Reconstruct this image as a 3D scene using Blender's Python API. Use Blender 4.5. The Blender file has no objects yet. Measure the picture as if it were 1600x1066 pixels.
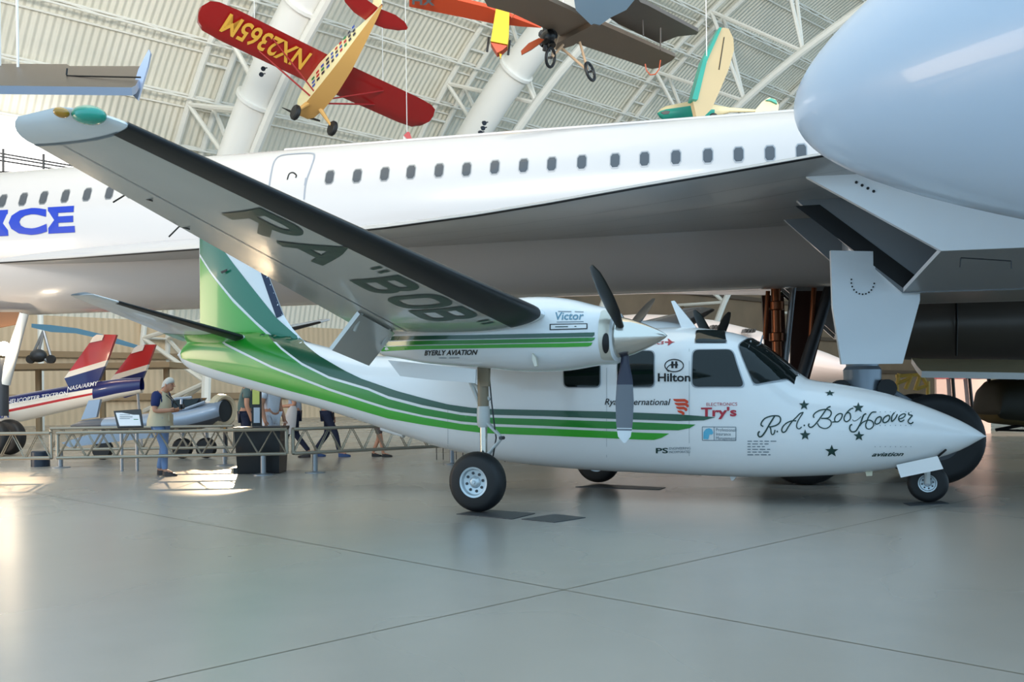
import bpy, math, random, bmesh
from mathutils import Vector, Matrix
from mathutils import geometry as mgeo

random.seed(7)
DEBUG = False
FLOOR_A, FLOOR_B = (152, 147, 139), (170, 164, 155)
CEIL_T0 = 5
PURLINS = [10, 14, 18, 22, 26, 30, 34, 38.5, 42.5, 46.5, 50.4, 54.5, 59.2, 63.5, 68, 73]
ARCHES = [-5.8, 8.6, 23.0, 37.2, 51.9, 66.3, 80.7]
DUCTS, DUCT_T0 = [22.8, 35.6], 20
NOSE_K = .80

scene = bpy.context.scene
COL = scene.collection

# ------------------------------------------------------------------ camera
FPX, HOR, ROLL, EYE = 1512.4, 616.34, math.radians(-0.762), 1.267
cam_data = bpy.data.cameras.new('camera')
cam = bpy.data.objects.new('camera', cam_data)
COL.objects.link(cam)
cam_data.sensor_width = 36.0
cam_data.lens = FPX / 1600 * 36.0
cam_data.shift_y = (HOR - 533.0) / 1600.0
cam_data.clip_end = 500
r_ = Vector((math.cos(ROLL), 0, math.sin(ROLL)))
u_ = Vector((-math.sin(ROLL), 0, math.cos(ROLL)))
b_ = Vector((0, -1, 0))
cam.matrix_world = Matrix(((r_.x, u_.x, b_.x, 0), (r_.y, u_.y, b_.y, 0), (r_.z, u_.z, b_.z, EYE), (0, 0, 0, 1)))
scene.camera = cam

# ------------------------------------------------------------------ light
scene.view_settings.view_transform = 'Standard'
scene.view_settings.look = 'None'
scene.view_settings.gamma = 1
scene.view_settings.use_curve_mapping = False
scene.view_settings.exposure = 0.35

def lin(c):
    c = c / 255.0
    return c / 12.92 if c <= 0.04045 else ((c + 0.055) / 1.055) ** 2.4
def rgb(t):
    return (lin(t[0]), lin(t[1]), lin(t[2]), 1.0)

world = bpy.data.worlds.new('hall_daylight')
scene.world = world
world.use_nodes = True
wn = world.node_tree
wn.nodes.clear()
wo = wn.nodes.new('ShaderNodeOutputWorld')
wb = wn.nodes.new('ShaderNodeBackground')
wb.inputs['Color'].default_value = (0.50, 0.77, 1.0, 1)
wb.inputs['Strength'].default_value = 1.35
wn.links.new(wb.outputs[0], wo.inputs[0])

def area_light(name, loc, target, size, size_y, power, color):
    d = bpy.data.lights.new(name, 'AREA')
    d.shape = 'RECTANGLE'; d.size = size; d.size_y = size_y
    d.energy = power; d.color = color
    o = bpy.data.objects.new(name, d); COL.objects.link(o)
    o.location = loc
    o.rotation_euler = (Vector(target) - Vector(loc)).to_track_quat('-Z', 'Y').to_euler()
    return o
def spot_light(name, loc, target, power, color, angle, blend=0.4, radius=0.3):
    d = bpy.data.lights.new(name, 'SPOT')
    d.energy = power; d.color = color; d.spot_size = math.radians(angle); d.spot_blend = blend
    d.shadow_soft_size = radius
    o = bpy.data.objects.new(name, d); COL.objects.link(o)
    o.location = loc
    o.rotation_euler = (Vector(target) - Vector(loc)).to_track_quat('-Z', 'Y').to_euler()
    return o
# added warm-white fill for the vault, out of view high on the near side
area_light('hall_fill', (-6, 4, 13), (-14, 32, 40), 10, 5, 7200, (1.0, .94, .84))
area_light('hall_fill', (14, 2, 14), (30, 30, 42), 12, 5, 10500, (1.0, .94, .84))
# added low warm fill, unseen at the left, standing in for floor bounce
area_light('warm_bounce_fill', (-27, 13, 3.2), (0, 19, 2.6), 9, 5, 1000, (1.0, .74, .50))
# low sun through the far doorway, then an added local spot
spot_light('warm_spot', (-9.3, 33.0, 6.2), (-4.9, 15.7, 0), 14000, (1.0, .74, .46), 5.5, .3, .12)
spot_light('warm_spot', (-13, 33, 6.5), (-8.2, 13.2, 0), 45000, (1.0, .70, .42), 9, .5, .12)
spot_light('warm_spot', (17, 21.5, 2.7), (12.9, 27, 1.5), 4500, (1.0, .80, .62), 40, .4, .2)  # added local spot, out of view, brightening the pink-white panel


# ------------------------------------------------------------------ pixel rays (photo frame 1600 x 1066)
def unroll(px, py):
    dx, dy = px - 800.0, py - HOR
    c, s = math.cos(ROLL), math.sin(ROLL)
    return dx * c + dy * s, -dx * s + dy * c
def ray(px, py):
    x, y = unroll(px, py)
    return Vector((x / FPX, 1.0, -y / FPX))
CAM = Vector((0, 0, EYE))
def P(px, py, Y):
    return CAM + ray(px, py) * Y
def G(px, py, z=0.0):
    d = ray(px, py)
    return CAM + d * ((z - EYE) / d.z)
def on_plane(px, py, p0, nrm):
    d = ray(px, py)
    return CAM + d * ((Vector(p0) - CAM).dot(nrm) / d.dot(nrm))
def pix(p):
    X, Y, Z = p
    x, y = X / Y * FPX, -(Z - EYE) / Y * FPX
    c, s = math.cos(ROLL), math.sin(ROLL)
    return (round(800 + x * c - y * s, 1), round(HOR + x * s + y * c, 1))

# ------------------------------------------------------------------ materials
MATS = {}
def mat(name, color, rough=0.5, metal=0.0, coat=0.0, bump=0.0, bscale=30.0, var=0.0, vscale=3.0, spec=0.5, emit=0.0, alpha=1.0, trans=0.0):
    if name in MATS: return MATS[name]
    m = bpy.data.materials.new(name); m.use_nodes = True
    nt = m.node_tree; b = nt.nodes['Principled BSDF']
    c = rgb(color)
    b.inputs['Base Color'].default_value = c
    b.inputs['Roughness'].default_value = rough
    b.inputs['Metallic'].default_value = metal
    b.inputs['Coat Weight'].default_value = coat
    b.inputs['Coat Roughness'].default_value = 0.06
    b.inputs['Specular IOR Level'].default_value = spec
    if trans: b.inputs['Transmission Weight'].default_value = trans
    if alpha < 1: b.inputs['Alpha'].default_value = alpha
    if emit:
        b.inputs['Emission Color'].default_value = c
        b.inputs['Emission Strength'].default_value = emit
    if var or bump:
        tc = nt.nodes.new('ShaderNodeTexCoord')
        nz = nt.nodes.new('ShaderNodeTexNoise')
        nz.inputs['Scale'].default_value = vscale if var else bscale
        nz.inputs['Detail'].default_value = 5
        nt.links.new(tc.outputs['Object'], nz.inputs['Vector'])
        if var:
            mx = nt.nodes.new('ShaderNodeMix'); mx.data_type = 'RGBA'
            mx.inputs['A'].default_value = tuple(max(0, v * (1 - var)) for v in c[:3]) + (1,)
            mx.inputs['B'].default_value = tuple(min(1, v * (1 + var)) for v in c[:3]) + (1,)
            nt.links.new(nz.outputs['Fac'], mx.inputs['Factor'])
            nt.links.new(mx.outputs['Result'], b.inputs['Base Color'])
        if bump:
            nb = nz
            if var:
                nb = nt.nodes.new('ShaderNodeTexNoise'); nb.inputs['Scale'].default_value = bscale
                nt.links.new(tc.outputs['Object'], nb.inputs['Vector'])
            bp = nt.nodes.new('ShaderNodeBump'); bp.inputs['Strength'].default_value = bump
            bp.inputs['Distance'].default_value = 0.02
            nt.links.new(nb.outputs['Fac'], bp.inputs['Height'])
            nt.links.new(bp.outputs['Normal'], b.inputs['Normal'])
    MATS[name] = m
    return m

WHITE = mat('gloss_white_paint', (226, 228, 230), 0.22, coat=0.5, var=0.03, vscale=1.5)
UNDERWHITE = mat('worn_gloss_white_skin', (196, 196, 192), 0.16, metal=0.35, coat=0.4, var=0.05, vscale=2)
DKGREEN = mat('dark_green_paint', (8, 74, 52), 0.25, coat=0.5)
TEAL = mat('teal_green_paint', (20, 110, 84), 0.22, coat=0.5)
MIDGREEN = mat('mid_green_paint', (22, 128, 34), 0.25, coat=0.5)
LTGREEN = mat('bright_green_paint', (58, 162, 48), 0.25, coat=0.5)
BOOT = mat('black_rubber_boot', (22, 22, 24), 0.38, var=0.2, vscale=8)
BLACK = mat('black_paint', (14, 14, 16), 0.35)
RUBBER = mat('tyre_rubber', (20, 21, 24), 0.55, var=0.2, vscale=20)
RIM = mat('painted_wheel_hub', (196, 206, 212), 0.35, metal=0.5)
CHROME = mat('polished_metal', (205, 200, 192), 0.16, metal=1.0)
STEEL = mat('grey_steel', (150, 152, 156), 0.38, metal=0.7)
DKSTEEL = mat('dark_steel', (70, 72, 76), 0.45, metal=0.6)
GLASS = mat('dark_cabin_glass', (12, 22, 22), 0.05, spec=0.35)
GEARWHITE = mat('gear_leg_paint', (198, 200, 198), 0.4)
GEARTAN = mat('gear_well_tan', (140, 126, 104), 0.5)
INK = mat('dark_green_ink', (10, 52, 46), 0.4)
BLACKINK = mat('black_ink', (16, 18, 20), 0.4)

# ------------------------------------------------------------------ mesh builder (everything is collected in world space)
WM = {}
class MB:
    def __init__(s):
        s.v = []; s.f = []; s.mi = []; s.mats = []
    def slot(s, m):
        if m not in s.mats: s.mats.append(m)
        return s.mats.index(m)
    def add(s, verts, faces, m):
        o = len(s.v); k = s.slot(m)
        s.v += [Vector(v) for v in verts]
        for f in faces:
            s.f.append([i + o for i in f]); s.mi.append(k)
        return s
    def grid(s, rows, m, closed=False, cap0=False, cap1=False):
        n = len(rows[0]); V = [p for r in rows for p in r]; F = []
        for i in range(len(rows) - 1):
            for j in range(n if closed else n - 1):
                a, b = i * n + j, i * n + (j + 1) % n
                F.append((a, b, b + n, a + n))
        if cap0: F.append(tuple(range(n - 1, -1, -1)))
        if cap1: F.append(tuple(range((len(rows) - 1) * n, len(rows) * n)))
        return s.add(V, F, m)
    def box(s, c, sx, sy, sz, m, M=None):
        c = Vector(c); M = M or Matrix.Identity(3)
        V = [c + M @ Vector((x * sx / 2, y * sy / 2, z * sz / 2)) for x in (-1, 1) for y in (-1, 1) for z in (-1, 1)]
        return s.add(V, [(0, 1, 3, 2), (4, 6, 7, 5), (0, 4, 5, 1), (2, 3, 7, 6), (0, 2, 6, 4), (1, 5, 7, 3)], m)
    def tube(s, pts, r, m, n=10, cap=True):
        pts = [Vector(p) for p in pts]
        rs = r if isinstance(r, (list, tuple)) else [r] * len(pts)
        rows = []; prev = None
        for i, p in enumerate(pts):
            t = (pts[min(i + 1, len(pts) - 1)] - pts[max(i - 1, 0)]).normalized()
            if prev is None:
                a = Vector((0, 0, 1)) if abs(t.z) < 0.9 else Vector((1, 0, 0))
                e = t.cross(a).normalized()
            else:
                e = (prev - t * prev.dot(t)).normalized()
            prev = e; g = t.cross(e)
            rows.append([p + (e * math.cos(2 * math.pi * k / n) + g * math.sin(2 * math.pi * k / n)) * rs[i] for k in range(n)])
        return s.grid(rows, m, True, cap, cap)
    def lathe(s, c, ax, prof, m, n=32, cap=True):
        c = Vector(c); ax = Vector(ax).normalized()
        a = Vector((0, 0, 1)) if abs(ax.z) < 0.9 else Vector((1, 0, 0))
        e = ax.cross(a).normalized(); g = ax.cross(e)
        rows = [[c + ax * d + (e * math.cos(2 * math.pi * k / n) + g * math.sin(2 * math.pi * k / n)) * max(r, 1e-4) for k in range(n)] for d, r in prof]
        return s.grid(rows, m, True, cap, cap)
    def ell(s, c, A, B, C, m, n=16, k=10):
        c = Vector(c); rows = []
        for i in range(k + 1):
            a = -math.pi / 2 + math.pi * i / k
            ca = max(math.cos(a), 1e-3)
            rows.append([c + A * math.sin(a) + (B * math.cos(2 * math.pi * j / n) + C * math.sin(2 * math.pi * j / n)) * ca for j in range(n)])
        return s.grid(rows, m, True, True, True)
    def slab(s, poly, nrm, t, m, edge=None):
        nrm = Vector(nrm).normalized(); n = len(poly); poly = [Vector(p) for p in poly]
        V = [p + nrm * t / 2 for p in poly] + [p - nrm * t / 2 for p in poly]
        s.add(V, [tuple(range(n)), tuple(range(2 * n - 1, n - 1, -1))], m)
        return s.add(V, [(i, (i + 1) % n, (i + 1) % n + n, i + n) for i in range(n)], edge or m)
    def build(s, name, parent=None, smooth=True, angle=35, kind=None, label=None):
        Wp = WM.get(parent.name) if parent else None
        inv = Wp.inverted() if Wp else None
        vs = [inv @ v for v in s.v] if inv else s.v
        me = bpy.data.meshes.new(name)
        me.from_pydata([tuple(v) for v in vs], [], s.f)
        for m in s.mats: me.materials.append(m)
        me.polygons.foreach_set('material_index', s.mi)
        bm = bmesh.new(); bm.from_mesh(me)
        bmesh.ops.remove_doubles(bm, verts=bm.verts, dist=1e-5)
        bmesh.ops.recalc_face_normals(bm, faces=bm.faces)
        bm.to_mesh(me); bm.free()
        if smooth:
            me.polygons.foreach_set('use_smooth', [True] * len(me.polygons))
            try: me.set_sharp_from_angle(angle=math.radians(angle))
            except Exception: pass
        o = bpy.data.objects.new(name, me); COL.objects.link(o)
        if parent: o.parent = parent; WM[o.name] = Wp
        else: WM[o.name] = Matrix.Identity(4)
        if kind: o['kind'] = kind
        if label: o['label'] = label
        return o

def tag(o, label, cat, group=None):
    o['label'] = label; o['category'] = cat
    if group: o['group'] = group
    return o
def thing(name, loc, label, cat, group=None, rz=0.0):
    o = bpy.data.objects.new(name, None); COL.objects.link(o)
    o.empty_display_size = 0.3
    o.location = loc; o.rotation_euler = (0, 0, rz)
    WM[o.name] = Matrix.Translation(Vector(loc)) @ Matrix.Rotation(rz, 4, 'Z')
    return tag(o, label, cat, group)
def structure(o):
    o['kind'] = 'structure'; return o
def center_origin(o, base=True):
    """move a one-mesh thing's origin to its base"""
    vs = [v.co for v in o.data.vertices]
    c = Vector((sum(v.x for v in vs) / len(vs), sum(v.y for v in vs) / len(vs), min(v.z for v in vs)))
    o.data.transform(Matrix.Translation(-c)); o.location = c
    return o

# ------------------------------------------------------------------ text and patches
def text_geo(s, bold=0.0, shear=0.0, space=1.0):
    cu = bpy.data.curves.new('t', 'FONT'); cu.body = s; cu.size = 1.0
    cu.offset = bold; cu.shear = shear; cu.space_character = space; cu.resolution_u = 3
    o = bpy.data.objects.new('t', cu); COL.objects.link(o)
    dg = bpy.context.evaluated_depsgraph_get()
    me = bpy.data.meshes.new_from_object(o.evaluated_get(dg))
    V = [(v.co.x, v.co.y) for v in me.vertices]; F = [tuple(p.vertices) for p in me.polygons]
    bpy.data.objects.remove(o); bpy.data.curves.remove(cu); bpy.data.meshes.remove(me)
    x0, x1 = min(v[0] for v in V), max(v[0] for v in V)
    y1 = max(v[1] for v in V)
    return [((x - x0) / (x1 - x0), y) for x, y in V], F, y1
def subdiv_poly(poly, step):
    out = []
    for i, p in enumerate(poly):
        q = poly[(i + 1) % len(poly)]
        n = max(1, int(math.hypot(q[0] - p[0], q[1] - p[1]) / step))
        for k in range(n):
            out.append((p[0] + (q[0] - p[0]) * k / n, p[1] + (q[1] - p[1]) * k / n))
    return out
def inside(pt, poly):
    x, y = pt; c = False; n = len(poly)
    for i in range(n):
        x1, y1 = poly[i]; x2, y2 = poly[i - 1]
        if (y1 > y) != (y2 > y) and x < (x2 - x1) * (y - y1) / (y2 - y1) + x1: c = not c
    return c
def patch2d(poly, step):
    """fill a 2D outline with a fine triangulation"""
    b = subdiv_poly(poly, step); n = len(b)
    xs = [p[0] for p in b]; ys = [p[1] for p in b]; pts = list(b)
    x = min(xs) + step * 0.5
    while x < max(xs):
        y = min(ys) + step * 0.5
        while y < max(ys):
            if inside((x, y), b): pts.append((x, y))
            y += step
        x += step
    r = mgeo.delaunay_2d_cdt([Vector(p) for p in pts], [(i, (i + 1) % n) for i in range(n)], [], 1, 1e-6)
    return [(v.x, v.y) for v in r[0]], [tuple(f) for f in r[2]]
def smooth_line(pts, n=6):
    """Catmull-Rom through 2D points"""
    out = []
    for i in range(len(pts) - 1):
        p0, p1, p2, p3 = pts[max(i - 1, 0)], pts[i], pts[i + 1], pts[min(i + 2, len(pts) - 1)]
        for k in range(n):
            t = k / n
            out.append(tuple(0.5 * (2 * p1[a] + (p2[a] - p0[a]) * t + (2 * p0[a] - 5 * p1[a] + 4 * p2[a] - p3[a]) * t * t + (3 * p1[a] - p0[a] - 3 * p2[a] + p3[a]) * t ** 3) for a in (0, 1)))
    out.append(tuple(pts[-1])); return out
def interp(tab, x, k=1):
    if x <= tab[0][0]: return tab[0][k]
    for a, b in zip(tab, tab[1:]):
        if x <= b[0]:
            t = (x - a[0]) / max(b[0] - a[0], 1e-9)
            return a[k] + (b[k] - a[k]) * t
    return tab[-1][k]
def interp_s(tab, x):
    """smooth (monotone cubic-ish) interpolation"""
    n = len(tab)
    if x <= tab[0][0]: return tab[0][1]
    if x >= tab[-1][0]: return tab[-1][1]
    for i in range(n - 1):
        if x <= tab[i + 1][0]:
            def slope(j):
                a, b = max(j - 1, 0), min(j + 1, n - 1)
                return (tab[b][1] - tab[a][1]) / max(tab[b][0] - tab[a][0], 1e-6)
            h = tab[i + 1][0] - tab[i][0]; t = (x - tab[i][0]) / h
            m0, m1 = slope(i) * h, slope(i + 1) * h
            return (2*t**3-3*t*t+1)*tab[i][1] + (t**3-2*t*t+t)*m0 + (-2*t**3+3*t*t)*tab[i+1][1] + (t**3-t*t)*m1

class Frame:
    """axis frame: s runs along +ax, lat runs away from the camera along nn"""
    def __init__(f, O, ax):
        f.O = Vector((O[0], O[1], 0)); f.ax = Vector((ax[0], ax[1], 0)).normalized()
        f.nn = Vector((-f.ax.y, f.ax.x, 0))
        if f.nn.y < 0: f.nn = -f.nn
    def W(f, s, lat, z):
        return f.O + f.ax * s + f.nn * lat + Vector((0, 0, z))
    def L(f, p):
        d = Vector(p) - f.O
        return d.dot(f.ax), d.dot(f.nn), p[2]
    def at_lat(f, px, py, lat):
        p = on_plane(px, py, f.O + f.nn * lat, f.nn)
        return f.L(p)
class Body:
    """superellipse body; tables: zt zb w as (s, value)"""
    def __init__(b, fr, cy, zt, zb, w, n=2.4):
        b.fr, b.cy, b.zt, b.zb, b.w, b.n = fr, cy, zt, zb, w, n
    def dims(b, s):
        t, o = interp_s(b.zt, s), interp_s(b.zb, s)
        return (t + o) / 2, max((t - o) / 2, 0.004), max(interp_s(b.w, s), 0.004)
    def ex(b, s): return b.n(s) if callable(b.n) else b.n
    def imp(b, s, lat, z):
        c, h, w = b.dims(s); n = b.ex(s)
        return abs((z - c) / h) ** n + abs((lat - b.cy) / w) ** n - 1
    def lat(b, s, z, sgn=-1):
        c, h, w = b.dims(s); n = b.ex(s)
        q = min(abs((z - c) / h), 1.0)
        return b.cy + sgn * w * max(1 - q ** n, 0.0) ** (1 / n)
    def hit(b, px, py, smin=None, smax=None):
        smin = b.zt[0][0] if smin is None else smin; smax = b.zt[-1][0] if smax is None else smax
        p0 = on_plane(px, py, b.fr.O + b.fr.nn * (b.cy - 1.6), b.fr.nn).y
        p1 = on_plane(px, py, b.fr.O + b.fr.nn * (b.cy + 0.3), b.fr.nn).y
        best = None; last = None
        for k in range(241):
            Y = p0 + (p1 - p0) * k / 240
            s, l, z = b.fr.L(P(px, py, Y))
            if not smin <= s <= smax: continue
            v = b.imp(s, l, z)
            if v < 0:
                lo, hi = (last if last is not None else Y), Y
                for _ in range(24):
                    mid = (lo + hi) / 2
                    s, l, z = b.fr.L(P(px, py, mid))
                    if b.imp(s, l, z) < 0: hi = mid
                    else: lo = mid
                return s, z
            if best is None or v < best[0]: best = (v, s, z)
            last = Y
        return best[1], best[2]
    def surf(b, s, z, off=0.0, sgn=-1):
        l = b.lat(s, z, sgn); e = 0.01
        c, h, w = b.dims(s)
        gz = (b.imp(s, l, z + e) - b.imp(s, l, z - e)); gl = (b.imp(s, l + e, z) - b.imp(s, l - e, z)); gs = (b.imp(s + e, l, z) - b.imp(s - e, l, z))
        g = Vector((gs, gl, gz))
        if g.length < 1e-9: g = Vector((0, sgn, 0))
        g.normalize()
        return b.fr.W(s + g.x * off, l + g.y * off, z + g.z * off)
    def ring(b, s, n=40):
        c, h, w = b.dims(s); e = b.ex(s); out = []
        for k in range(n):
            t = 2 * math.pi * k / n
            cs, sn = math.cos(t), math.sin(t)
            out.append(b.fr.W(s, b.cy + w * math.copysign(abs(cs) ** (2 / e), cs), c + h * math.copysign(abs(sn) ** (2 / e), sn)))
        return out
    def loft(b, mb, ss, m, n=40, cap0=True, cap1=True):
        mb.grid([b.ring(s, n) for s in ss], m, True, cap0, cap1)
    # -- surface decoration
    def region(b, mb, px_poly, m, off=0.004, step=0.12, both=False):
        poly = [b.hit(*p) for p in px_poly]
        b.region_sz(mb, poly, m, off, step, both)
    def region_sz(b, mb, poly, m, off=0.004, step=0.12, both=False):
        V, F = patch2d(poly, step)
        mb.add([b.surf(s, z, off) for s, z in V], F, m)
        if both: mb.add([b.surf(s, z, off, 1) for s, z in V], F, m)
    def text(b, mb, s, p0, p1, hpx, m, off=0.006, bold=0.0, shear=0.0, space=1.0):
        V, F, y1 = text_geo(s, bold, shear, space)
        a = Vector(b.hit(*p0)); c = Vector(b.hit(*p1)); t = Vector(b.hit(p0[0], p0[1] - hpx))
        ux, uy = c - a, t - a
        mb.add([b.surf(*(a + ux * x + uy * (y / y1)), off) for x, y in V], F, m)
    def strokes(b, mb, lines, wpx, m, off=0.006, smooth=True):
        for L in lines:
            w = wpx
            if isinstance(L, tuple): L, w = L
            pts = smooth_line(L, 5) if smooth and len(L) > 2 else L
            q = [Vector(b.hit(*p)) for p in pts]
            if len(q) < 2: continue
            scale = (q[-1] - q[0]).length / max(1e-6, math.hypot(pts[-1][0] - pts[0][0], pts[-1][1] - pts[0][1])) if len(q) == 2 else 0.0072
            V = []
            for i, p in enumerate(q):
                t = (q[min(i + 1, len(q) - 1)] - q[max(i - 1, 0)])
                t = t.normalized() if t.length > 1e-9 else Vector((1, 0))
                nn = Vector((-t.y, t.x)) * (0.0072 * w / 2)
                V += [b.surf(*(p + nn), off), b.surf(*(p - nn), off)]
            mb.add(V, [(2 * i, 2 * i + 2, 2 * i + 3, 2 * i + 1) for i in range(len(q) - 1)], m)

# ================================================================== hall
D1 = Vector((0.715, 0.699, 0)); D2 = Vector((-0.699, 0.715, 0))   # along the hall, across the hall
def H(a, u, z): return D1 * a + D2 * u + Vector((0, 0, z))
U0, RA, RH = 6.0, 46.0, 32.0
def vault(u, off=0.0):
    q = max(0.0, 1 - (abs(u - U0) / (RA - off)) ** 2.0) ** 0.5
    return (RH - off) * q
AMIN, AMAX = -34.0, 130.0
USIDE = 44.6          # foot of the side wall
def vault_pt(a, t, off=0.0):
    """t: angle from crown (0) to springing (pi/2) on the far side"""
    return H(a, U0 + (RA - off) * math.sin(t), (RH - off) * math.cos(t))

# floor
fm = bpy.data.materials.new('polished_concrete'); fm.use_nodes = True
nt = fm.node_tree; bs = nt.nodes['Principled BSDF']
tc = nt.nodes.new('ShaderNodeTexCoord')
n1 = nt.nodes.new('ShaderNodeTexNoise'); n1.inputs['Scale'].default_value = 0.35; n1.inputs['Detail'].default_value = 2
n2 = nt.nodes.new('ShaderNodeTexNoise'); n2.inputs['Scale'].default_value = 2.5; n2.inputs['Detail'].default_value = 3
for n in (n1, n2): nt.links.new(tc.outputs['Object'], n.inputs['Vector'])
m1 = nt.nodes.new('ShaderNodeMix'); m1.data_type = 'RGBA'
m1.inputs['A'].default_value = rgb(FLOOR_A); m1.inputs['B'].default_value = rgb(FLOOR_B)
ad = nt.nodes.new('ShaderNodeMath'); ad.operation = 'MULTIPLY_ADD'; ad.inputs[1].default_value = 0.35; 
nt.links.new(n2.outputs['Fac'], ad.inputs[0]); nt.links.new(n1.outputs['Fac'], ad.inputs[2])
sb = nt.nodes.new('ShaderNodeMath'); sb.operation = 'SUBTRACT'; sb.inputs[1].default_value = 0.17; sb.use_clamp = True
nt.links.new(ad.outputs[0], sb.inputs[0]); nt.links.new(sb.outputs[0], m1.inputs['Factor'])
nt.links.new(m1.outputs['Result'], bs.inputs['Base Color'])
mr = nt.nodes.new('ShaderNodeMapRange'); mr.inputs['To Min'].default_value = 0.20; mr.inputs['To Max'].default_value = 0.34
nt.links.new(n1.outputs['Fac'], mr.inputs['Value']); nt.links.new(mr.outputs['Result'], bs.inputs['Roughness'])
bs.inputs['Specular IOR Level'].default_value = 0.6
bp = nt.nodes.new('ShaderNodeBump'); bp.inputs['Strength'].default_value = 0.0; bp.inputs['Distance'].default_value = 0.01
n3 = nt.nodes.new('ShaderNodeTexNoise'); n3.inputs['Scale'].default_value = 1.2
nt.links.new(tc.outputs['Object'], n3.inputs['Vector'])
nt.links.new(n3.outputs['Fac'], bp.inputs['Height']); nt.links.new(bp.outputs['Normal'], bs.inputs['Normal'])
mb = MB()
mb.add([H(AMIN - 20, -40, 0), H(AMAX + 10, -40, 0), H(AMAX + 10, 60, 0), H(AMIN - 20, 60, 0)], [(0, 1, 2, 3)], fm)
structure(mb.build('floor', None, False))
# saw-cut joints in the slab
jm = mat('joint_filler', (112, 106, 90), 0.7)
J = G(880, 922)
ja, ju = J.dot(D1), J.dot(D2)
for k, (a, b) in enumerate(((H(AMIN, ju, .0015), H(AMAX, ju, .0015)), (H(ja, -30, .0015), H(ja, 44, .0015)))):
    d = (b - a).normalized(); w = Vector((-d.y, d.x, 0)) * 0.0045
    mb = MB(); mb.add([a + w, b + w, b - w, a - w], [(0, 1, 2, 3)], jm)
    structure(mb.build('trim_%d' % (k + 1), None, False))

# vault lining: ribbed metal panels
cm_ = bpy.data.materials.new('ribbed_cream_lining'); cm_.use_nodes = True
nt = cm_.node_tree; bs = nt.nodes['Principled BSDF']; bs.inputs['Roughness'].default_value = 0.6
tc = nt.nodes.new('ShaderNodeTexCoord'); mp = nt.nodes.new('ShaderNodeMapping')
mp.inputs['Rotation'].default_value = (0, 0, -math.atan2(D1.y, D1.x))
wv = nt.nodes.new('ShaderNodeTexWave'); wv.wave_type = 'BANDS'; wv.bands_direction = 'X'; wv.inputs['Scale'].default_value = 0.95
wv.wave_profile = 'SIN'
nz = nt.nodes.new('ShaderNodeTexNoise'); nz.inputs['Scale'].default_value = 0.25
mx = nt.nodes.new('ShaderNodeMix'); mx.data_type = 'RGBA'
mx.inputs['A'].default_value = rgb((226, 220, 202)); mx.inputs['B'].default_value = rgb((243, 239, 226))
bp = nt.nodes.new('ShaderNodeBump'); bp.inputs['Strength'].default_value = 0.6; bp.inputs['Distance'].default_value = 0.12
nt.links.new(tc.outputs['Object'], mp.inputs['Vector']); nt.links.new(mp.outputs['Vector'], wv.inputs['Vector'])
nt.links.new(wv.outputs['Fac'], bp.inputs['Height']); nt.links.new(bp.outputs['Normal'], bs.inputs['Normal'])
nt.links.new(tc.outputs['Object'], nz.inputs['Vector']); nt.links.new(nz.outputs['Fac'], mx.inputs['Factor'])
nt.links.new(mx.outputs['Result'], bs.inputs['Base Color'])
T_FOOT = math.radians(80)
mb = MB()
ts = [math.radians(CEIL_T0) + (T_FOOT - math.radians(CEIL_T0)) * k / 40 for k in range(41)]
mb.grid([[vault_pt(a, t) for a in (AMIN, AMAX)] for t in ts], cm_)
structure(mb.build('ceiling', None))
# side wall below the vault
zf = vault_pt(0, T_FOOT).z; uf = U0 + RA * math.sin(T_FOOT)
wm = bpy.data.materials.new('ribbed_side_wall'); wm.use_nodes = True
nt = wm.node_tree; bs = nt.nodes['Principled BSDF']; bs.inputs['Roughness'].default_value = 0.6
bs.inputs['Base Color'].default_value = rgb((206, 182, 150))
tc = nt.nodes.new('ShaderNodeTexCoord'); mp = nt.nodes.new('ShaderNodeMapping'); mp.inputs['Rotation'].default_value = (0, 0, -math.atan2(D1.y, D1.x))
wv = nt.nodes.new('ShaderNodeTexWave'); wv.bands_direction = 'X'; wv.inputs['Scale'].default_value = 0.9
bp = nt.nodes.new('ShaderNodeBump'); bp.inputs['Strength'].default_value = 0.3; bp.inputs['Distance'].default_value = 0.12
nt.links.new(tc.outputs['Object'], mp.inputs['Vector']); nt.links.new(mp.outputs['Vector'], wv.inputs['Vector'])
nt.links.new(wv.outputs['Fac'], bp.inputs['Height']); nt.links.new(bp.outputs['Normal'], bs.inputs['Normal'])
mb = MB(); mb.grid([[H(AMIN, uf, 0), H(AMAX, uf, 0)], [H(AMIN, uf, zf + .1), H(AMAX, uf, zf + .1)]], wm)
structure(mb.build('wall_side', None, False))
mb = MB()
rows = [[H(AMAX, u, 0), H(AMAX, u, max(vault(u), .5))] for u in [-30 + k * 2.0 for k in range(41)] + [51.3]]
mb.grid(rows, wm); structure(mb.build('wall_end', None, False))
# darker office-block wall on the far part of the side
bw = mat('brown_mezzanine_wall', (128, 104, 80), .7, var=.25, vscale=.5)
mb = MB(); mb.box(H(92, 48.2, 5.2), 96, 1.2, 10.4, bw, Matrix.Rotation(math.atan2(D1.y, D1.x), 3, 'Z'))
for z in (3.2, 6.4, 9.6): mb.box(H(92, 47.5, z), 96, .3, .35, mat('brown_beam', (84, 66, 50), .6), Matrix.Rotation(math.atan2(D1.y, D1.x), 3, 'Z'))
structure(mb.build('wall_mezzanine', None, False))
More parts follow.
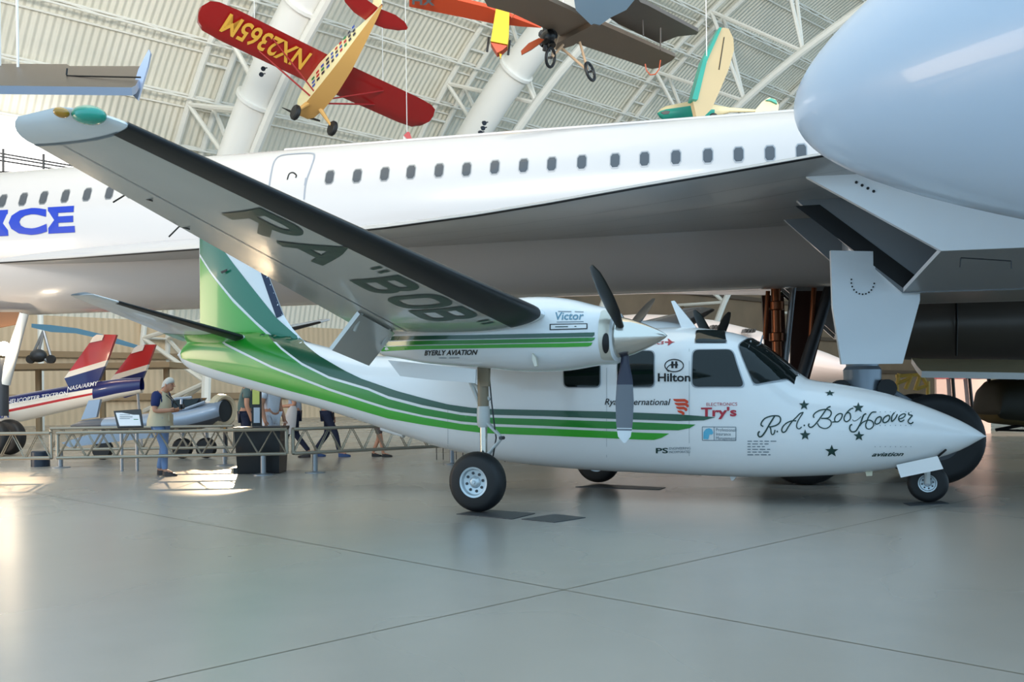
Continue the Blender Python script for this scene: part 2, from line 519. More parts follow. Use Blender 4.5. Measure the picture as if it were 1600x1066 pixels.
# horizontal girts on the side wall
TRUSS = mat('white_truss_paint', (232, 230, 222), 0.45)
GIRT = mat('tan_girt', (150, 124, 92), 0.6)
tn = [2]
def trim(mb, smooth=True):
    tn[0] += 1
    return structure(mb.build('trim_%d' % tn[0], None, smooth))
for z, h in ((1.4, .35), (3.6, .3)):
    mb = MB(); mb.box(H((AMIN + AMAX) / 2, uf - .25, z), AMAX - AMIN, .3, h, GIRT, Matrix.Rotation(math.atan2(D1.y, D1.x), 3, 'Z')); trim(mb, False)
# purlins (light lattice girders running along the hall)
for t in PURLINS:
    t = math.radians(t)
    mb = MB(); dep = .7
    for off, r in ((.12, .06), (dep, .05)):
        mb.tube([vault_pt(AMIN, t, off), vault_pt(AMAX, t, off)], r, TRUSS, 6)
    mb.tube([vault_pt(AMIN, t + .018, .12), vault_pt(AMAX, t + .018, .12)], .05, TRUSS, 6)
    a = -10.0; i = 0
    while a < 95:
        mb.tube([vault_pt(a, t, .12), vault_pt(a + 1.6, t, dep), vault_pt(a + 3.2, t, .12)], .028, TRUSS, 5, False); a += 3.2
    trim(mb)
# arches: deep tube trusses
for k, a in enumerate(ARCHES):
    mb = MB(); D = 6.4
    n = 22; tl = [math.radians(CEIL_T0 + 4) + (math.radians(89) - math.radians(CEIL_T0 + 4)) * i / n for i in range(n + 1)]
    for da, off, r in ((-.7, .3, .16), (.7, .3, .16), (0, D, .24)):
        mb.tube([vault_pt(a + da, t, off) for t in tl], r, TRUSS, 8)
    for i in range(0, n - 1, 2):
        for da in (-.7, .7):
            mb.tube([vault_pt(a + da, tl[i], .3), vault_pt(a, tl[i + 1], D)], .12, TRUSS, 6, False)
            mb.tube([vault_pt(a, tl[i + 1], D), vault_pt(a + da, tl[i + 2], .3)], .12, TRUSS, 6, False)
    for i in range(n + 1):
        mb.tube([vault_pt(a - .7, tl[i], .3), vault_pt(a + .7, tl[i], .3)], .07, TRUSS, 5, False)
    trim(mb)
DUCT = mat('white_air_duct', (236, 235, 230), 0.4)
for k, a in enumerate(DUCTS):
    mb = MB()
    tl = [math.radians(d) for d in range(int(DUCT_T0), 77, 3)]
    mb.tube([vault_pt(a, t, 5.3) for t in tl], .85, DUCT, 20)
    for t in tl[::3]:
        p = vault_pt(a, t, 5.3); d = (vault_pt(a, t + .02, 5.3) - p)
        mb.lathe(p, d, [(-.08, .9), (-.08, 1.0), (.08, 1.0), (.08, .9)], DUCT, 20)
    trim(mb)
# glazed band at the upper left
mb = MB()
g0 = [on_plane(x, y, H(0, 45.0, 0), D2) for x, y in ((-260, 178), (120, 186), (120, 268), (-260, 268))]
mb.slab(g0, D2, .1, mat('daylit_glazing', (255, 246, 240), .3, emit=2.2))
structure(mb.build('window_1', None, False))

# ================================================================== green and white twin-propeller aeroplane
PSI = math.radians(24.914)
FA = Frame((4.999, 10.205), (-math.cos(PSI), math.sin(PSI)))
def sil(lst, lat=0.0):
    t = [FA.at_lat(x, y, lat) for x, y in lst]
    return sorted((a[0], a[2]) for a in t)
top_px = [(1540,681.5),(1530,674),(1500,657),(1450,636),(1400,619),(1350,607),(1300,598.5),(1256,590),(1235,572),(1210,552),(1190,538),(1172,528),(1150,521),(1110,514.5),(1080,512),(1040,513),(980,517),(900,524),(800,536),(700,549),(620,557),(560,553),(500,540),(450,527),(400,519),(350,519),(315,526),(295,536),(281,553)]
bot_px = [(1540,682.5),(1530,688),(1500,704),(1450,720),(1400,731),(1350,738),(1300,742),(1200,745),(1130,743.5),(1050,740),(950,735),(880,730),(800,721),(740,709),(700,700),(650,684),(600,668),(550,652),(500,637),(450,624),(400,610),(350,597),(310,583),(290,571),(281,557)]
fus_w = [(0,.01),(.12,.10),(.35,.19),(.7,.31),(1.1,.42),(1.6,.53),(2.2,.62),(3,.67),(4.5,.68),(5.5,.65),(6.5,.57),(7.5,.46),(8.5,.35),(9.5,.25),(10.4,.17),(11,.09),(11.2,.03)]
FUS = Body(FA, 0.0, sil(top_px), sil(bot_px), fus_w, lambda s: 2.1 + 0.7 * max(0, min(1, (s - 0.8) / 1.5)) - 0.6 * max(0, min(1, (s - 6) / 3)))
S_END = FUS.zt[-1][0]
plane = thing('propeller_aeroplane', FA.W(4.6, 0, 0), 'white twin-propeller aeroplane with green stripes parked on the floor in front of the delta airliner', 'aeroplane', rz=-PSI)

mb = MB()
ss = [0.0, .02, .05, .1, .17, .26, .38] + [0.5 + 0.12 * k for k in range(int((S_END - 0.5) / 0.12))] + [S_END - .1, S_END - .04, S_END]
ss = sorted(ss); rings = [FUS.ring(s, 56) for s in ss]
sD, sM, sL = FA.at_lat(478, 536, 0)[0], FA.at_lat(418, 520, 0)[0], FA.at_lat(345, 520, 0)[0]
for i in range(len(ss) - 1):
    sm = (ss[i] + ss[i + 1]) / 2
    for k in range(56):
        crest = math.sin(2 * math.pi * (k + .5) / 56) > .80
        m = (LTGREEN if sm > sL else MIDGREEN if sm > sM else DKGREEN if sm > sD else WHITE) if crest else WHITE
        mb.add([rings[i][k], rings[i][(k + 1) % 56], rings[i + 1][(k + 1) % 56], rings[i + 1][k]], [(0, 1, 2, 3)], m)
mb.add(rings[0], [tuple(range(56))], WHITE); mb.add(rings[-1], [tuple(range(56))], LTGREEN)
dark_t = [(428,512),(452,518),(474,534),(500,557),(540,580),(565,592),(620,611),(660,622),(700,632),(735,637),(761,639),(850,641),(940,643),(1000,645),(1060,647.5),(1118,652)]
dark_b = [(1100,657),(1060,658),(1000,656),(940,654),(850,650.5),(761,648),(720,644.5),(660,633),(607,619),(575,606),(514,588),(472,567),(440,543),(414,512)]
mid_t = [(404,508),(440,547),(472,571),(514,592),(575,610),(607,623.5),(660,637.5),(720,648.5),(761,652.5),(850,655),(940,658.3),(1000,660),(1087,663.5)]
mid_b = [(1078,669),(1060,672.5),(1000,671.5),(940,669.5),(850,665.5),(761,662),(720,658.5),(660,648.5),(607,636.5),(570,625),(514,606.5),(425,572),(352,536),(330,510)]
lt_t = [(322,510),(352,540),(425,576),(514,610.5),(570,629),(607,640.5),(660,652),(720,662.5),(761,666.3),(850,669.5),(940,673.3),(1000,676),(1046,677.5)]
lt_b = [(1034,684),(1022,687.5),(1000,687),(940,684.3),(850,680.5),(761,677),(720,672.5),(660,663.5),(607,654),(514,627),(450,610),(400,596),(340,579),(300,566.5),(284,560),(282,553),(289,530),(306,512)]
for t, b, m in ((dark_t, dark_b, DKGREEN), (mid_t, mid_b, MIDGREEN), (lt_t, lt_b, LTGREEN)):
    FUS.region(mb, t + b, m, 0.006, 0.05, both=True)
fus = mb.build('fuselage', plane, angle=60)

def decal(name, label=None):
    return MB()
# cabin glass
def px_window(name, poly, m=GLASS, rim=True, off=0.012):
    mb = MB()
    if rim:
        c = (sum(p[0] for p in poly) / len(poly), sum(p[1] for p in poly) / len(poly))
        FUS.region(mb, [(c[0] + (x - c[0]) * 1.06, c[1] + (y - c[1]) * 1.06) for x, y in poly], STEEL, off - 0.007, 0.07)
    FUS.region(mb, poly, m, off, 0.07)
    return mb.build(name, plane, angle=80)
def rounded(poly, r):
    out = []; n = len(poly)
    for i, p in enumerate(poly):
        a, b = poly[i - 1], poly[(i + 1) % n]
        da = math.hypot(a[0] - p[0], a[1] - p[1]); db = math.hypot(b[0] - p[0], b[1] - p[1])
        q0 = (p[0] + (a[0] - p[0]) * min(.45, r / da), p[1] + (a[1] - p[1]) * min(.45, r / da))
        q1 = (p[0] + (b[0] - p[0]) * min(.45, r / db), p[1] + (b[1] - p[1]) * min(.45, r / db))
        for k in range(5):
            t = k / 4
            out.append(((1-t)**2*q0[0]+2*t*(1-t)*p[0]+t*t*q1[0], (1-t)**2*q0[1]+2*t*(1-t)*p[1]+t*t*q1[1]))
    return out
px_window('cabin_window', rounded([(882,552),(938,550),(937,605),(882,605)], 8))
px_window('cabin_window', rounded([(966,549),(1022,549),(1021.5,604.5),(966,604.5)], 8))
px_window('cockpit_side_window', rounded([(1083,547.5),(1144,547),(1163,604.5),(1082,604.5)], 9))
px_window('roof_window', rounded([(1088,517),(1132,517.5),(1135,536),(1086,536)], 3))
px_window('windshield', rounded([(1153,540),(1172,528.5),(1184,533),(1252,588),(1178,601)], 7))
# the same panes on the far side
mb = MB()
for q in ([(966,549),(1022,549),(1021.5,604.5),(966,604.5)], [(882,552),(938,550),(937,605),(882,605)], [(1083,547.5),(1144,547),(1163,604.5),(1082,604.5)]):
    V, F = patch2d([FUS.hit(*p) for p in rounded(q, 8)], 0.07)
    mb = MB(); mb.add([FUS.surf(s, z, 0.012, 1) for s, z in V], F, GLASS); mb.build('cabin_window', plane, angle=80)
# windscreen centre panes over the top
mb = MB()
rows = []
sA, sB = FUS.hit(1252, 588)[0], FUS.hit(1178, 531)[0]
for k in range(9):
    s = sA + 0.02 + (sB - sA - 0.04) * k / 8
    c, h, w = FUS.dims(s)
    rows.append([FUS.surf(s, c + h * (0.80 + 0.195 * math.sin(math.pi * j / 20 if j <= 10 else math.pi * (20 - j) / 20)), 0.008, -1 if j <= 10 else 1) for j in range(21)])
mb.grid(rows, GLASS)
mb.build('windshield', plane, angle=80)

# ---- lettering on the fuselage
mb = MB()
FUS.text(mb, 'Hilton', (1028,596), (1079,596), 12.5, BLACKINK, bold=0.025)
mb.build('lettering', plane, False)
mb = MB()
def ring_px(cx, cy, rx, ry, w, n=28):
    out = []
    for k in range(n + 1):
        a = 2 * math.pi * k / n
        out.append((cx + rx * math.cos(a), cy + ry * math.sin(a)))
    return out
FUS.strokes(mb, [ring_px(1053.5, 571.5, 14.5, 9.5, 1)], 1.6, BLACKINK)
FUS.region(mb, [(1049,565),(1052.5,565),(1052.5,575.5),(1049,575.5)], BLACKINK, 0.006)
FUS.region(mb, [(1055,565),(1058.5,565),(1058.5,575.5),(1055,575.5)], BLACKINK, 0.006)
FUS.region(mb, [(1048,569),(1059.5,569),(1059.5,571.5),(1048,571.5)], BLACKINK, 0.007)
FUS.strokes(mb, [[(1045,581),(1042,577),(1045,572),(1050,569.5)]], 1.4, BLACKINK)
mb.build('oval_emblem', plane, False)
mb = MB()
FUS.text(mb, 'Ryan International', (945,632.5), (1048,633), 9.5, BLACKINK, bold=0.012, shear=0.25)
mb.build('lettering', plane, False)
ORANGE = mat('orange_red_ink', (206, 62, 22), 0.35)
mb = MB()
for k in range(4):
    y = 623.5 + k * 6.0; x = 1051.5 + k * 2.2
    xr = 1072 + 4 * math.sin(k * 0.9 + 0.6) - k * 1.0
    FUS.region(mb, [(x, y), (xr - 4, y), (xr + 1, y + 3), (xr + 1.5, y + 6), (xr - 1, y + 7.5), (xr - 4, y + 4.4), (x + 6, y + 4.6), (x + 2, y + 3)], ORANGE, 0.006, 0.05)
mb.build('wing_emblem', plane, False)
RED = mat('dark_red_ink', (170, 24, 48), 0.35)
GREYINK = mat('grey_blue_ink', (96, 112, 124), 0.4)
mb = MB()
FUS.text(mb, "Try's", (1095.5,650.5), (1151,650), 14, RED, off=0.010, bold=0.03)
FUS.text(mb, 'ELECTRONICS', (1104,634.5), (1152,634), 5, RED, off=0.010)
mb.build('lettering', plane, False)
mb = MB()
LTBLUE = mat('light_blue_ink', (92, 176, 208), 0.35)
FUS.strokes(mb, [[(1097.5,667),(1150,667.5)],[(1150,667.5),(1150,688.5)],[(1150,688.5),(1097.5,688)],[(1097.5,688),(1097.5,667)],[(1116,667),(1116,688)]], 0.9, GREYINK, smooth=False)
FUS.region(mb, [(1099,686),(1099.5,675),(1103,670.5),(1108,669),(1112.5,671),(1114.5,676),(1113,679),(1108.5,679),(1107,686.5)], LTBLUE, 0.006, 0.04)
FUS.text(mb, 'Professional', (1119,674), (1149,674.5), 5, GREYINK)
FUS.text(mb, 'Insurance', (1119,680.5), (1142,680.8), 5, GREYINK)
FUS.text(mb, 'Management', (1119,687), (1149.5,687.5), 5, GREYINK)
mb.build('lettering', plane, False)
mb = MB()
FUS.text(mb, 'PS', (1025,708), (1044,707.8), 8, INK, bold=0.02, space=1.0)
FUS.text(mb, 'ENGINEERING', (1046,702.5), (1079,702), 3.6, GREYINK)
FUS.text(mb, 'INCORPORATED', (1046,708), (1078.5,707.5), 3.6, GREYINK)
mb.build('lettering', plane, False)
mb = MB()
FUS.text(mb, 'nics', (1016,539), (1038,538), 6.5, RED, shear=0.25, bold=0.01)
FUS.region(mb, [(1039,534.2),(1045,534),(1043,530),(1045,530),(1050,534),(1055,535),(1050,536),(1045,540),(1043,540),(1045,536),(1039,536)], RED, 0.006, 0.05)
mb.build('lettering', plane, False)
mb = MB()
for k, w in enumerate((48, 33, 27, 37, 38, 36)):
    y = 689.5 + k * 4.2; x = 1168.0
    rnd = random.Random(k)
    while x < 1168 + w - 3:
        d = rnd.choice((5, 7, 9)); d = min(d, 1168 + w - x)
        FUS.strokes(mb, [[(x, y), (x + d, y)]], 1.3, GREYINK, smooth=False); x += d + 2.5
mb.build('small_print', plane, False)
mb = MB()
FUS.text(mb, 'aviation', (1362,713), (1412,712), 6.0, INK, bold=0.02, shear=0.5)
mb.build('lettering', plane, False)
def cA(L): return [(1180 + x / 11.846, 600 + y / 11.846) for x, y in L]
def cB(L): return [(1300 + x / 11.43, 610 + y / 11.43) for x, y in L]
mb = MB()
FUS.strokes(mb, [
  (cA([(370,580),(270,740),(190,880),(130,960),(85,980),(55,950),(60,900),(85,880)]), 2.2),
  (cA([(150,790),(110,760),(120,710),(180,640),(280,600),(370,590),(440,600),(470,650),(450,720),(380,770),(280,795),(245,790)]), 2.0),
  (cA([(275,800),(290,850),(295,900),(310,935),(340,930),(360,890),(365,850)]), 1.8),
  (cA([(395,880),(422,882)]), 2.6),
  (cA([(895,530),(830,550),(760,620),(680,700),(610,800),(560,880),(510,895),(490,850),(520,780),(590,720),(680,685),(760,685)]), 1.9),
  (cA([(880,545),(830,620),(785,700),(765,770),(780,820),(820,830),(860,795)]), 1.6),
  (cA([(895,768),(922,768)]), 2.4),
  (cA([(1395,420),(1330,455),(1240,580),(1160,690),(1080,780),(1020,805),(985,770),(1000,735)]), 1.9),
  (cA([(1090,630),(1075,590),(1110,540),(1200,490),(1320,475),(1390,500),(1405,560),(1350,630),(1220,640)]), 1.8),
  (cA([(1220,640),(1340,650),(1400,690),(1400,760),(1340,815),(1270,825),(1190,790),(1150,730)]), 1.6),
  (cB([(0,570),(40,565),(110,560),(165,500),(180,430),(130,420),(70,460),(45,520),(60,560),(110,565)]), 1.7),
  (cB([(380,320),(320,345),(250,420),(215,490),(225,545),(270,560),(325,510),(325,430),(290,400),(250,420)]), 1.7),
  (cB([(520,470),(450,530),(390,550),(365,520)]), 0.9),
  (cB([(610,420),(560,450),(520,560),(470,660),(420,730),(350,740),(315,690),(325,630),(360,610)]), 2.0),
  (cB([(790,390),(710,400),(650,480),(620,560),(600,620),(620,680),(680,690),(735,640),(735,580),(690,540),(620,540),(540,580),(490,640)]), 1.7),
  (cB([(860,470),(800,500),(765,570),(790,605),(850,580),(880,510),(860,470)]), 1.8),
  (cB([(1010,445),(940,480),(905,550),(940,580),(1000,550),(1030,490),(1010,445)]), 1.8),
  (cB([(1115,400),(1070,460),(1060,540),(1075,555),(1130,500),(1165,430)]), 1.7),
  (cB([(1190,520),(1270,490),(1310,440),(1270,425),(1200,470),(1190,530),(1230,560),(1290,530)]), 1.6),
  (cB([(1370,400),(1370,440),(1430,455),(1390,500),(1355,560),(1400,600),(1450,570)]), 1.7),
], 1.7, INK)
mb.build('script_lettering', plane, False)
for cx, cy, rx, ry in ((1296.5,615,8,5),(1256.3,633.5,8.5,8.5),(1341,637.5,9,8.5),(1258,680,9,9),(1342,681.5,9,8.5),(1299.5,705,11,10)):
    mb = MB()
    poly = []
    for k in range(10):
        a = math.pi * k / 5; r = 1 if k % 2 == 0 else 0.42
        poly.append((cx + rx * r * math.sin(a), cy - ry * r * math.cos(a)))
    FUS.region(mb, poly, INK, 0.006, 0.05)
    mb.build('painted_star', plane, False)
# thin door outline
mb = MB()
PANEL = mat('panel_gap_grey', (120, 130, 138), 0.5)
for L in ([(1176,602),(1200,599),(1225,596),(1252,591)], [(1077,545),(1077,735)], [(948,575),(948,734)], [(700,640),(700,698)]):
    L = [tuple(Vector(a).lerp(Vector(b), k / 8)) for a, b in zip(L, L[1:]) for k in range(8)] + [L[-1]]
    pm_ = MB(); FUS.strokes(pm_, [L], 0.5, PANEL, smooth=False, off=0.003); pm_.build('panel_line', plane, False)
for y in (644, 665, 698):
    for k in range(8):
        mb = MB(); FUS.strokes(mb, [[(1366.5 + k * 8, y), (1367.7 + k * 8, y)]], 1.0, GREYINK, smooth=False); mb.build('rivet', plane, False)


# ---- small fittings under and over the body
def lateral(px, py, lat): 
    s, l, z = FA.at_lat(px, py, lat); return FA.W(s, l, z)
mb = MB(); mb.slab([lateral(x, y, -0.05) for x, y in ((1351,730),(1364,728),(1363,743.5),(1354,744))], FA.nn, 0.05, mat('cream_light_housing', (222, 216, 190), 0.4))
mb.build('landing_light', plane, False)
mb = MB(); mb.slab([lateral(x, y, -0.05) for x, y in ((1140,743),(1152,744),(1146,751),(1143,751))], FA.nn, 0.03, WHITE)
mb.build('belly_antenna', plane, False)
mb = MB(); mb.tube([lateral(1465, 714, -0.12), lateral(1478, 703, -0.2)], 0.012, BLACK, 8); mb.build('pitot_tube', plane)
mb = MB(); mb.slab([lateral(x, y, 0) for x, y in ((1049,471),(1054,470),(1089,513),(1088,520),(1068,520))], FA.nn, 0.035, WHITE)
mb.build('blade_antenna', plane, False)
mb = MB(); mb.tube([lateral(1188,538,-0.15), lateral(1192,524,-0.15)], 0.010, STEEL, 6); mb.build('whip_antenna', plane)
mb = MB()
for x in (790, 797): mb.tube([lateral(x, 712, -0.1), lateral(x - 1, 722, -0.1)], 0.008, DKSTEEL, 6)
mb.build('drain_mast', plane)
mb = MB(); mb.tube([lateral(597, 668, -0.1), lateral(632, 678, -0.1)], [0.05, 0.055], WHITE, 12); mb.build('tail_skid', plane)

# ---- fin
LATF = -0.06
def fl(px, py): 
    s, l, z = FA.at_lat(px, py, LATF); return (s, z)
fin_le = sorted([fl(*p) for p in ((384,325),(396,368),(408,410),(424,452),(440,494),(452,512),(470,532),(500,552),(540,562))], key=lambda q: q[1])
sTE = fl(308, 450)[0]
zTOP = fl(384, 325)[1] + 0.25
le_top = fin_le[-1]; le_prev = fin_le[-2]
fin_le.append((le_top[0] + (le_top[0] - le_prev[0]) / (le_top[1] - le_prev[1]) * (zTOP - le_top[1]), zTOP))
zBOT = fl(308, 545)[1]
def fin_sle(z):
    if z <= fin_le[0][1]: return fin_le[0][0]
    return interp([(q[1], q[0]) for q in fin_le], z)
def fin_half(s, z):
    a = max(fin_sle(z), fl(440, 494)[0] - 0.25); v = (s - a) / max(sTE - a, 0.1)
    v = min(max(v, 0.0), 1.0)
    hh = 0.075 * (2.6 * math.sqrt(v) * (1 - v) ** 0.8 * 0.75 + 0.03)
    return hh
def fin_pt(s, z, sgn, off=0.0): return FA.W(s, sgn * (fin_half(s, z) + off), z)
mb = MB(); rows = []
for k in range(30):
    z = zBOT + (zTOP - zBOT) * k / 29
    a = fin_sle(z); row = []
    for j in range(17):
        v = (j / 16) ** 1.6; s = a + (sTE - a) * v; row.append(fin_pt(s, z, -1))
    for j in range(15, -1, -1):
        v = (j / 16) ** 1.6; s = a + (sTE - a) * v; row.append(fin_pt(s, z, 1))
    rows.append(row)
mb.grid(rows, WHITE, True, True, True)
def fin_region(poly, m, off=0.004, both=True):
    V, F = patch2d([fl(*p) for p in poly], 0.09)
    for sg in ((-1, 1) if both else (-1,)):
        mb.add([fin_pt(s, z, sg, off) for s, z in V], F, m)
fin_region([(308.5,401),(330,431),(364,472),(400,507),(428,533),(445,552),(308.5,552)], LTGREEN)
fin_region([(308.5,396),(330,426),(364,466),(400,502),(440,537),(472,562),(500,570),(500,556),(470,533),(431,497),(365,412),(330,365),(308.5,335)], TEAL)
mb.build('fin', plane, angle=40)
mb = MB()
NAVY = mat('navy_rubber_boot', (22, 32, 62), 0.3)
V, F = patch2d([fl(*p) for p in ((384,322),(398,322),(398.5,366),(410,408),(426,450),(441,492),(431,497),(420,466),(406,425),(392,385))], 0.06)
V2 = [(max(s, fin_sle(z)), z) for s, z in V]
for sg in (-1, 1): mb.add([fin_pt(s, z, sg, 0.007) for s, z in V2], F, NAVY)
mb.build('deice_boot', plane, angle=60)
mb = MB(); mb.slab([FA.W(s, -0.105, z) for s, z in (fl(348,425), fl(358,421), fl(358,424), fl(350,428))], FA.nn, 0.01, BLACK); mb.build('rudder_hinge', plane, False)

# ---- lifting surfaces
def foil(v, t):  # half thickness
    return t * (2.9690 * math.sqrt(v) - 1.2600 * v - 3.516 * v * v + 2.843 * v ** 3 - 1.036 * v ** 4) / 1.0 * 0.5 / 0.5 * 0.5
class Surface:
    """tapered wing panel: LE/TE lines from root to tip, in (s, lat, z)"""
    def __init__(w, le0, le1, c0, c1, t0, t1, wash=0.0):
        w.a, w.b, w.c0, w.c1, w.t0, w.t1, w.wash = Vector(le0), Vector(le1), c0, c1, t0, t1, wash
        w.mirror = 1
    def p(w, u, v, side, off=0.0):
        le = w.a.lerp(w.b, u); c = w.c0 + (w.c1 - w.c0) * u; t = (w.t0 + (w.t1 - w.t0) * u)
        h = foil(min(max(v, 0), 1), t) * c
        z = le.z + side * (h * (1.15 if side > 0 else 0.85)) + side * off - w.wash * v * c
        return FA.W(le.x + v * c - (off if v < 0.02 else 0), le.y * w.mirror, z)
    def skin(w, mb, m, us, n=18, m_low=None):
        for side, mm in ((1, m), (-1, m_low or m)):
            mb.grid([[w.p(u, (j / n) ** 1.8, side) for j in range(n + 1)] for u in us], mm)
        for u, fl_ in ((us[0], 0), (us[-1], 1)):
            r = [w.p(u, (j / n) ** 1.8, 1) for j in range(n + 1)] + [w.p(u, (j / n) ** 1.8, -1) for j in range(n, 0, -1)]
            mb.add(r, [tuple(range(len(r)))], m)
    def boot(w, mb, m, us, vu, vl, n=8, off=0.005):
        mb.grid([[w.p(u, vu * (1 - j / n) ** 1.8, 1, off) for j in range(n + 1)] + [w.p(u, vl * (j / n) ** 1.8, -1, off) for j in range(1, n + 1)] for u in us], m)
    def uv(w, px, py):
        p0 = FA.W(*w.a); p1 = FA.W(*w.b); p2 = FA.W(w.a.x + 1, w.a.y, w.a.z - w.wash)
        nrm = (p1 - p0).cross(p2 - p0)
        s, l, z = FA.L(on_plane(px, py, p0, nrm))
        u = (l - w.a.y) / (w.b.y - w.a.y)
        c = w.c0 + (w.c1 - w.c0) * u
        return u, (s - (w.a.x + (w.b.x - w.a.x) * u)) / c
WR = Surface((4.05, -2.45, 2.073), (4.55, -7.25, 2.84), 2.15, 0.76, 0.14, 0.12, 0.03)
if DEBUG:
    for q in ((25,192),(60,228),(308,368),(425,432),(500,480),(545,439),(675,452),(410,330),(795,503),(150,196),(305,266),(820,505),(305,243)): print('UV', q, WR.uv(*q))
US = [k / 12 for k in range(13)]
for mir in (1, -1):
    WR.mirror = mir
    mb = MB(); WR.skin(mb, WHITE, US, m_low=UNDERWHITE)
    # rounded tip cap
    tip = thing_dummy = None
    rows = []
    for k in range(7):
        a = k / 6 * math.pi / 2; u = 1 + 0.042 * math.sin(a); q = math.cos(a)
        row = []
        for j in range(13):
            v = (j / 12) ** 1.6; vv = 0.5 + (v - 0.5) * (0.45 + 0.55 * q) + 0.10 * (1 - q)
            row.append((u, vv, v, q))
        rows.append(row)
    def tip_pt(u, vv, v, q, side):
        c = WR.c1; h = foil(v, WR.t1) * c * max(q, 0.02)
        le = WR.a.lerp(WR.b, u)
        return FA.W(le.x + vv * c, le.y * mir, le.z + 0.07 * (1 - q) + side * h * (1.15 if side > 0 else .85) - WR.wash * vv * c)
    tipmb = MB()
    for side in (1, -1): tipmb.grid([[tip_pt(*x, side) for x in row] for row in rows], WHITE)
    # centre section up to the body
    ctr = Surface((4.05, -0.2, 1.93), (4.05, -2.45, 2.073), 2.15, 2.15, 0.14, 0.13, 0.03); ctr.mirror = mir
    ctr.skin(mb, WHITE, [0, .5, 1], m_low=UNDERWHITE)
    wing = mb.build('wing', plane, angle=40)
    tipmb.build('wing_tip', wing, angle=50)
    mb = MB(); WR.boot(mb, BOOT, US, 0.05, 0.15); mb.build('deice_boot', wing, angle=60)
    if mir == 1: near_wing = wing
    mb = MB()
    mb.grid([[WR.p(u, 0.72, -1, 0.003), WR.p(u, 0.727, -1, 0.003)] for u in US], PANEL)
    mb.grid([[WR.p(1 - .003, v / 10, -1, 0.003), WR.p(1 + .002, v / 10, -1, 0.003)] for v in range(1, 11)], PANEL)
    mb.build('hinge_gap', wing, False)
WR.mirror = 1
# lettering under the near wing
def wing_text(mb, s, u0, u1, v0, v1, m, bold=0.03):
    V, F, y1 = text_geo(s, bold, 0, 1.0)
    mb.add([WR.p(u0 + (u1 - u0) * x, v0 + (v1 - v0) * (y / y1), -1, 0.005) for x, y in V], F, m)
mb = MB(); UNDERINK = mat('dark_green_wing_lettering', (14, 62, 48), 0.35)
GLY = {
 'R': [[(.12,0),(.12,1)], [(.12,.90),(.66,.90),(.86,.80),(.86,.64),(.66,.52),(.12,.52)], [(.48,.52),(.86,.02)]],
 'A': [[(.08,0),(.50,.93),(.92,0)], [(.25,.30),(.75,.30)]],
 'B': [[(.12,0),(.12,1)], [(.12,.90),(.68,.90),(.84,.81),(.84,.65),(.68,.53),(.12,.53)], [(.66,.53),(.88,.43),(.88,.19),(.70,.09),(.12,.09)]],
 'O': [[(.12,.30),(.12,.72),(.28,.90),(.72,.90),(.88,.72),(.88,.28),(.72,.10),(.28,.10),(.12,.30),(.12,.5)]],
 '"': [[(.2,1.0),(.25,.78)], [(.65,1.0),(.70,.78)]]}
WLW, WLH = .44, .52
def glyph(ch, u0, u1, v0=0.485, v1=0.175):
    for L in GLY[ch]:
        if len(L) <= 4 or ch == 'A': L = [tuple(Vector(a).lerp(Vector(b), k / 6)) for a, b in zip(L, L[1:]) for k in range(6)] + [L[-1]]
        L = smooth_line(L, 4) if (len(L) > 4 and len(L) < 12 and ch != 'A') else L
        q = [Vector((x * WLW, y * WLH)) for x, y in L]; A = []
        for i, p in enumerate(q):
            t0 = (q[i] - q[i - 1]).normalized() if i else (q[1] - q[0]).normalized()
            t1 = (q[i + 1] - q[i]).normalized() if i < len(q) - 1 else t0
            t = (t0 + t1); t = t.normalized() if t.length > .05 else t0
            n = Vector((-t.y, t.x)); k = 1 / max(.5, n.dot(Vector((-t0.y, t0.x))))
            hw = .050 if ch != '"' else .04
            A.append((p + n * hw * k, p - n * hw * k))
        pts = []
        for a, b in A:
            for z in (a, b):
                x, y = z.x / WLW, z.y / WLH
                pts.append(WR.p(u0 + (u1 - u0) * x, v0 + (v1 - v0) * y, -1, 0.006))
        mb.add(pts, [(2*i, 2*i+2, 2*i+3, 2*i+1) for i in range(len(A) - 1)], UNDERINK)
for ch, u0, u1 in (('R',.745,.63),('A',.615,.49),('"',.458,.41),('B',.40,.31),('O',.285,.195),('B',.185,.10),('"',.082,.04)):
    glyph(ch, u0, u1)
mb.build('wing_lettering', near_wing, False)
# tip lights
UP = Vector((0, 0, 1))
GLENS = mat('green_glass_lens', (8, 156, 134), 0.08, coat=0.8)
AMBER = mat('amber_glass_lens', (186, 132, 28), 0.12, coat=0.6)
def tip_blob(px, py, a, b, c, m, name, u=1.035):
    q = WR.p(u, 0.1, 1); ctr = on_plane(px, py, q, FA.nn)
    mb = MB(); d = (FA.ax * 0.96 + UP * 0.10).normalized()
    mb.ell(ctr, d * a, FA.nn * b, UP * c, m); return mb.build(name, near_wing)
tip_blob(139, 180, 0.115, 0.075, 0.056, GLENS, 'tip_light')
tip_blob(96, 176, 0.042, 0.045, 0.030, AMBER, 'tip_light', 1.05)
# static wicks
mb = MB()
for (x0, y0, x1, y1, x2, y2) in ((238,307,200,302,177,316),(296,354,280,354,264,370)):
    a = WR.p(*WR.uv(x0, y0), -1, 0.01); b = on_plane(x1, y1, a, FA.nn); c = on_plane(x2, y2, a, FA.nn)
    mb = MB(); mb.tube([a, b, c], 0.006, BLACK, 6); mb.build('static_wick', near_wing)
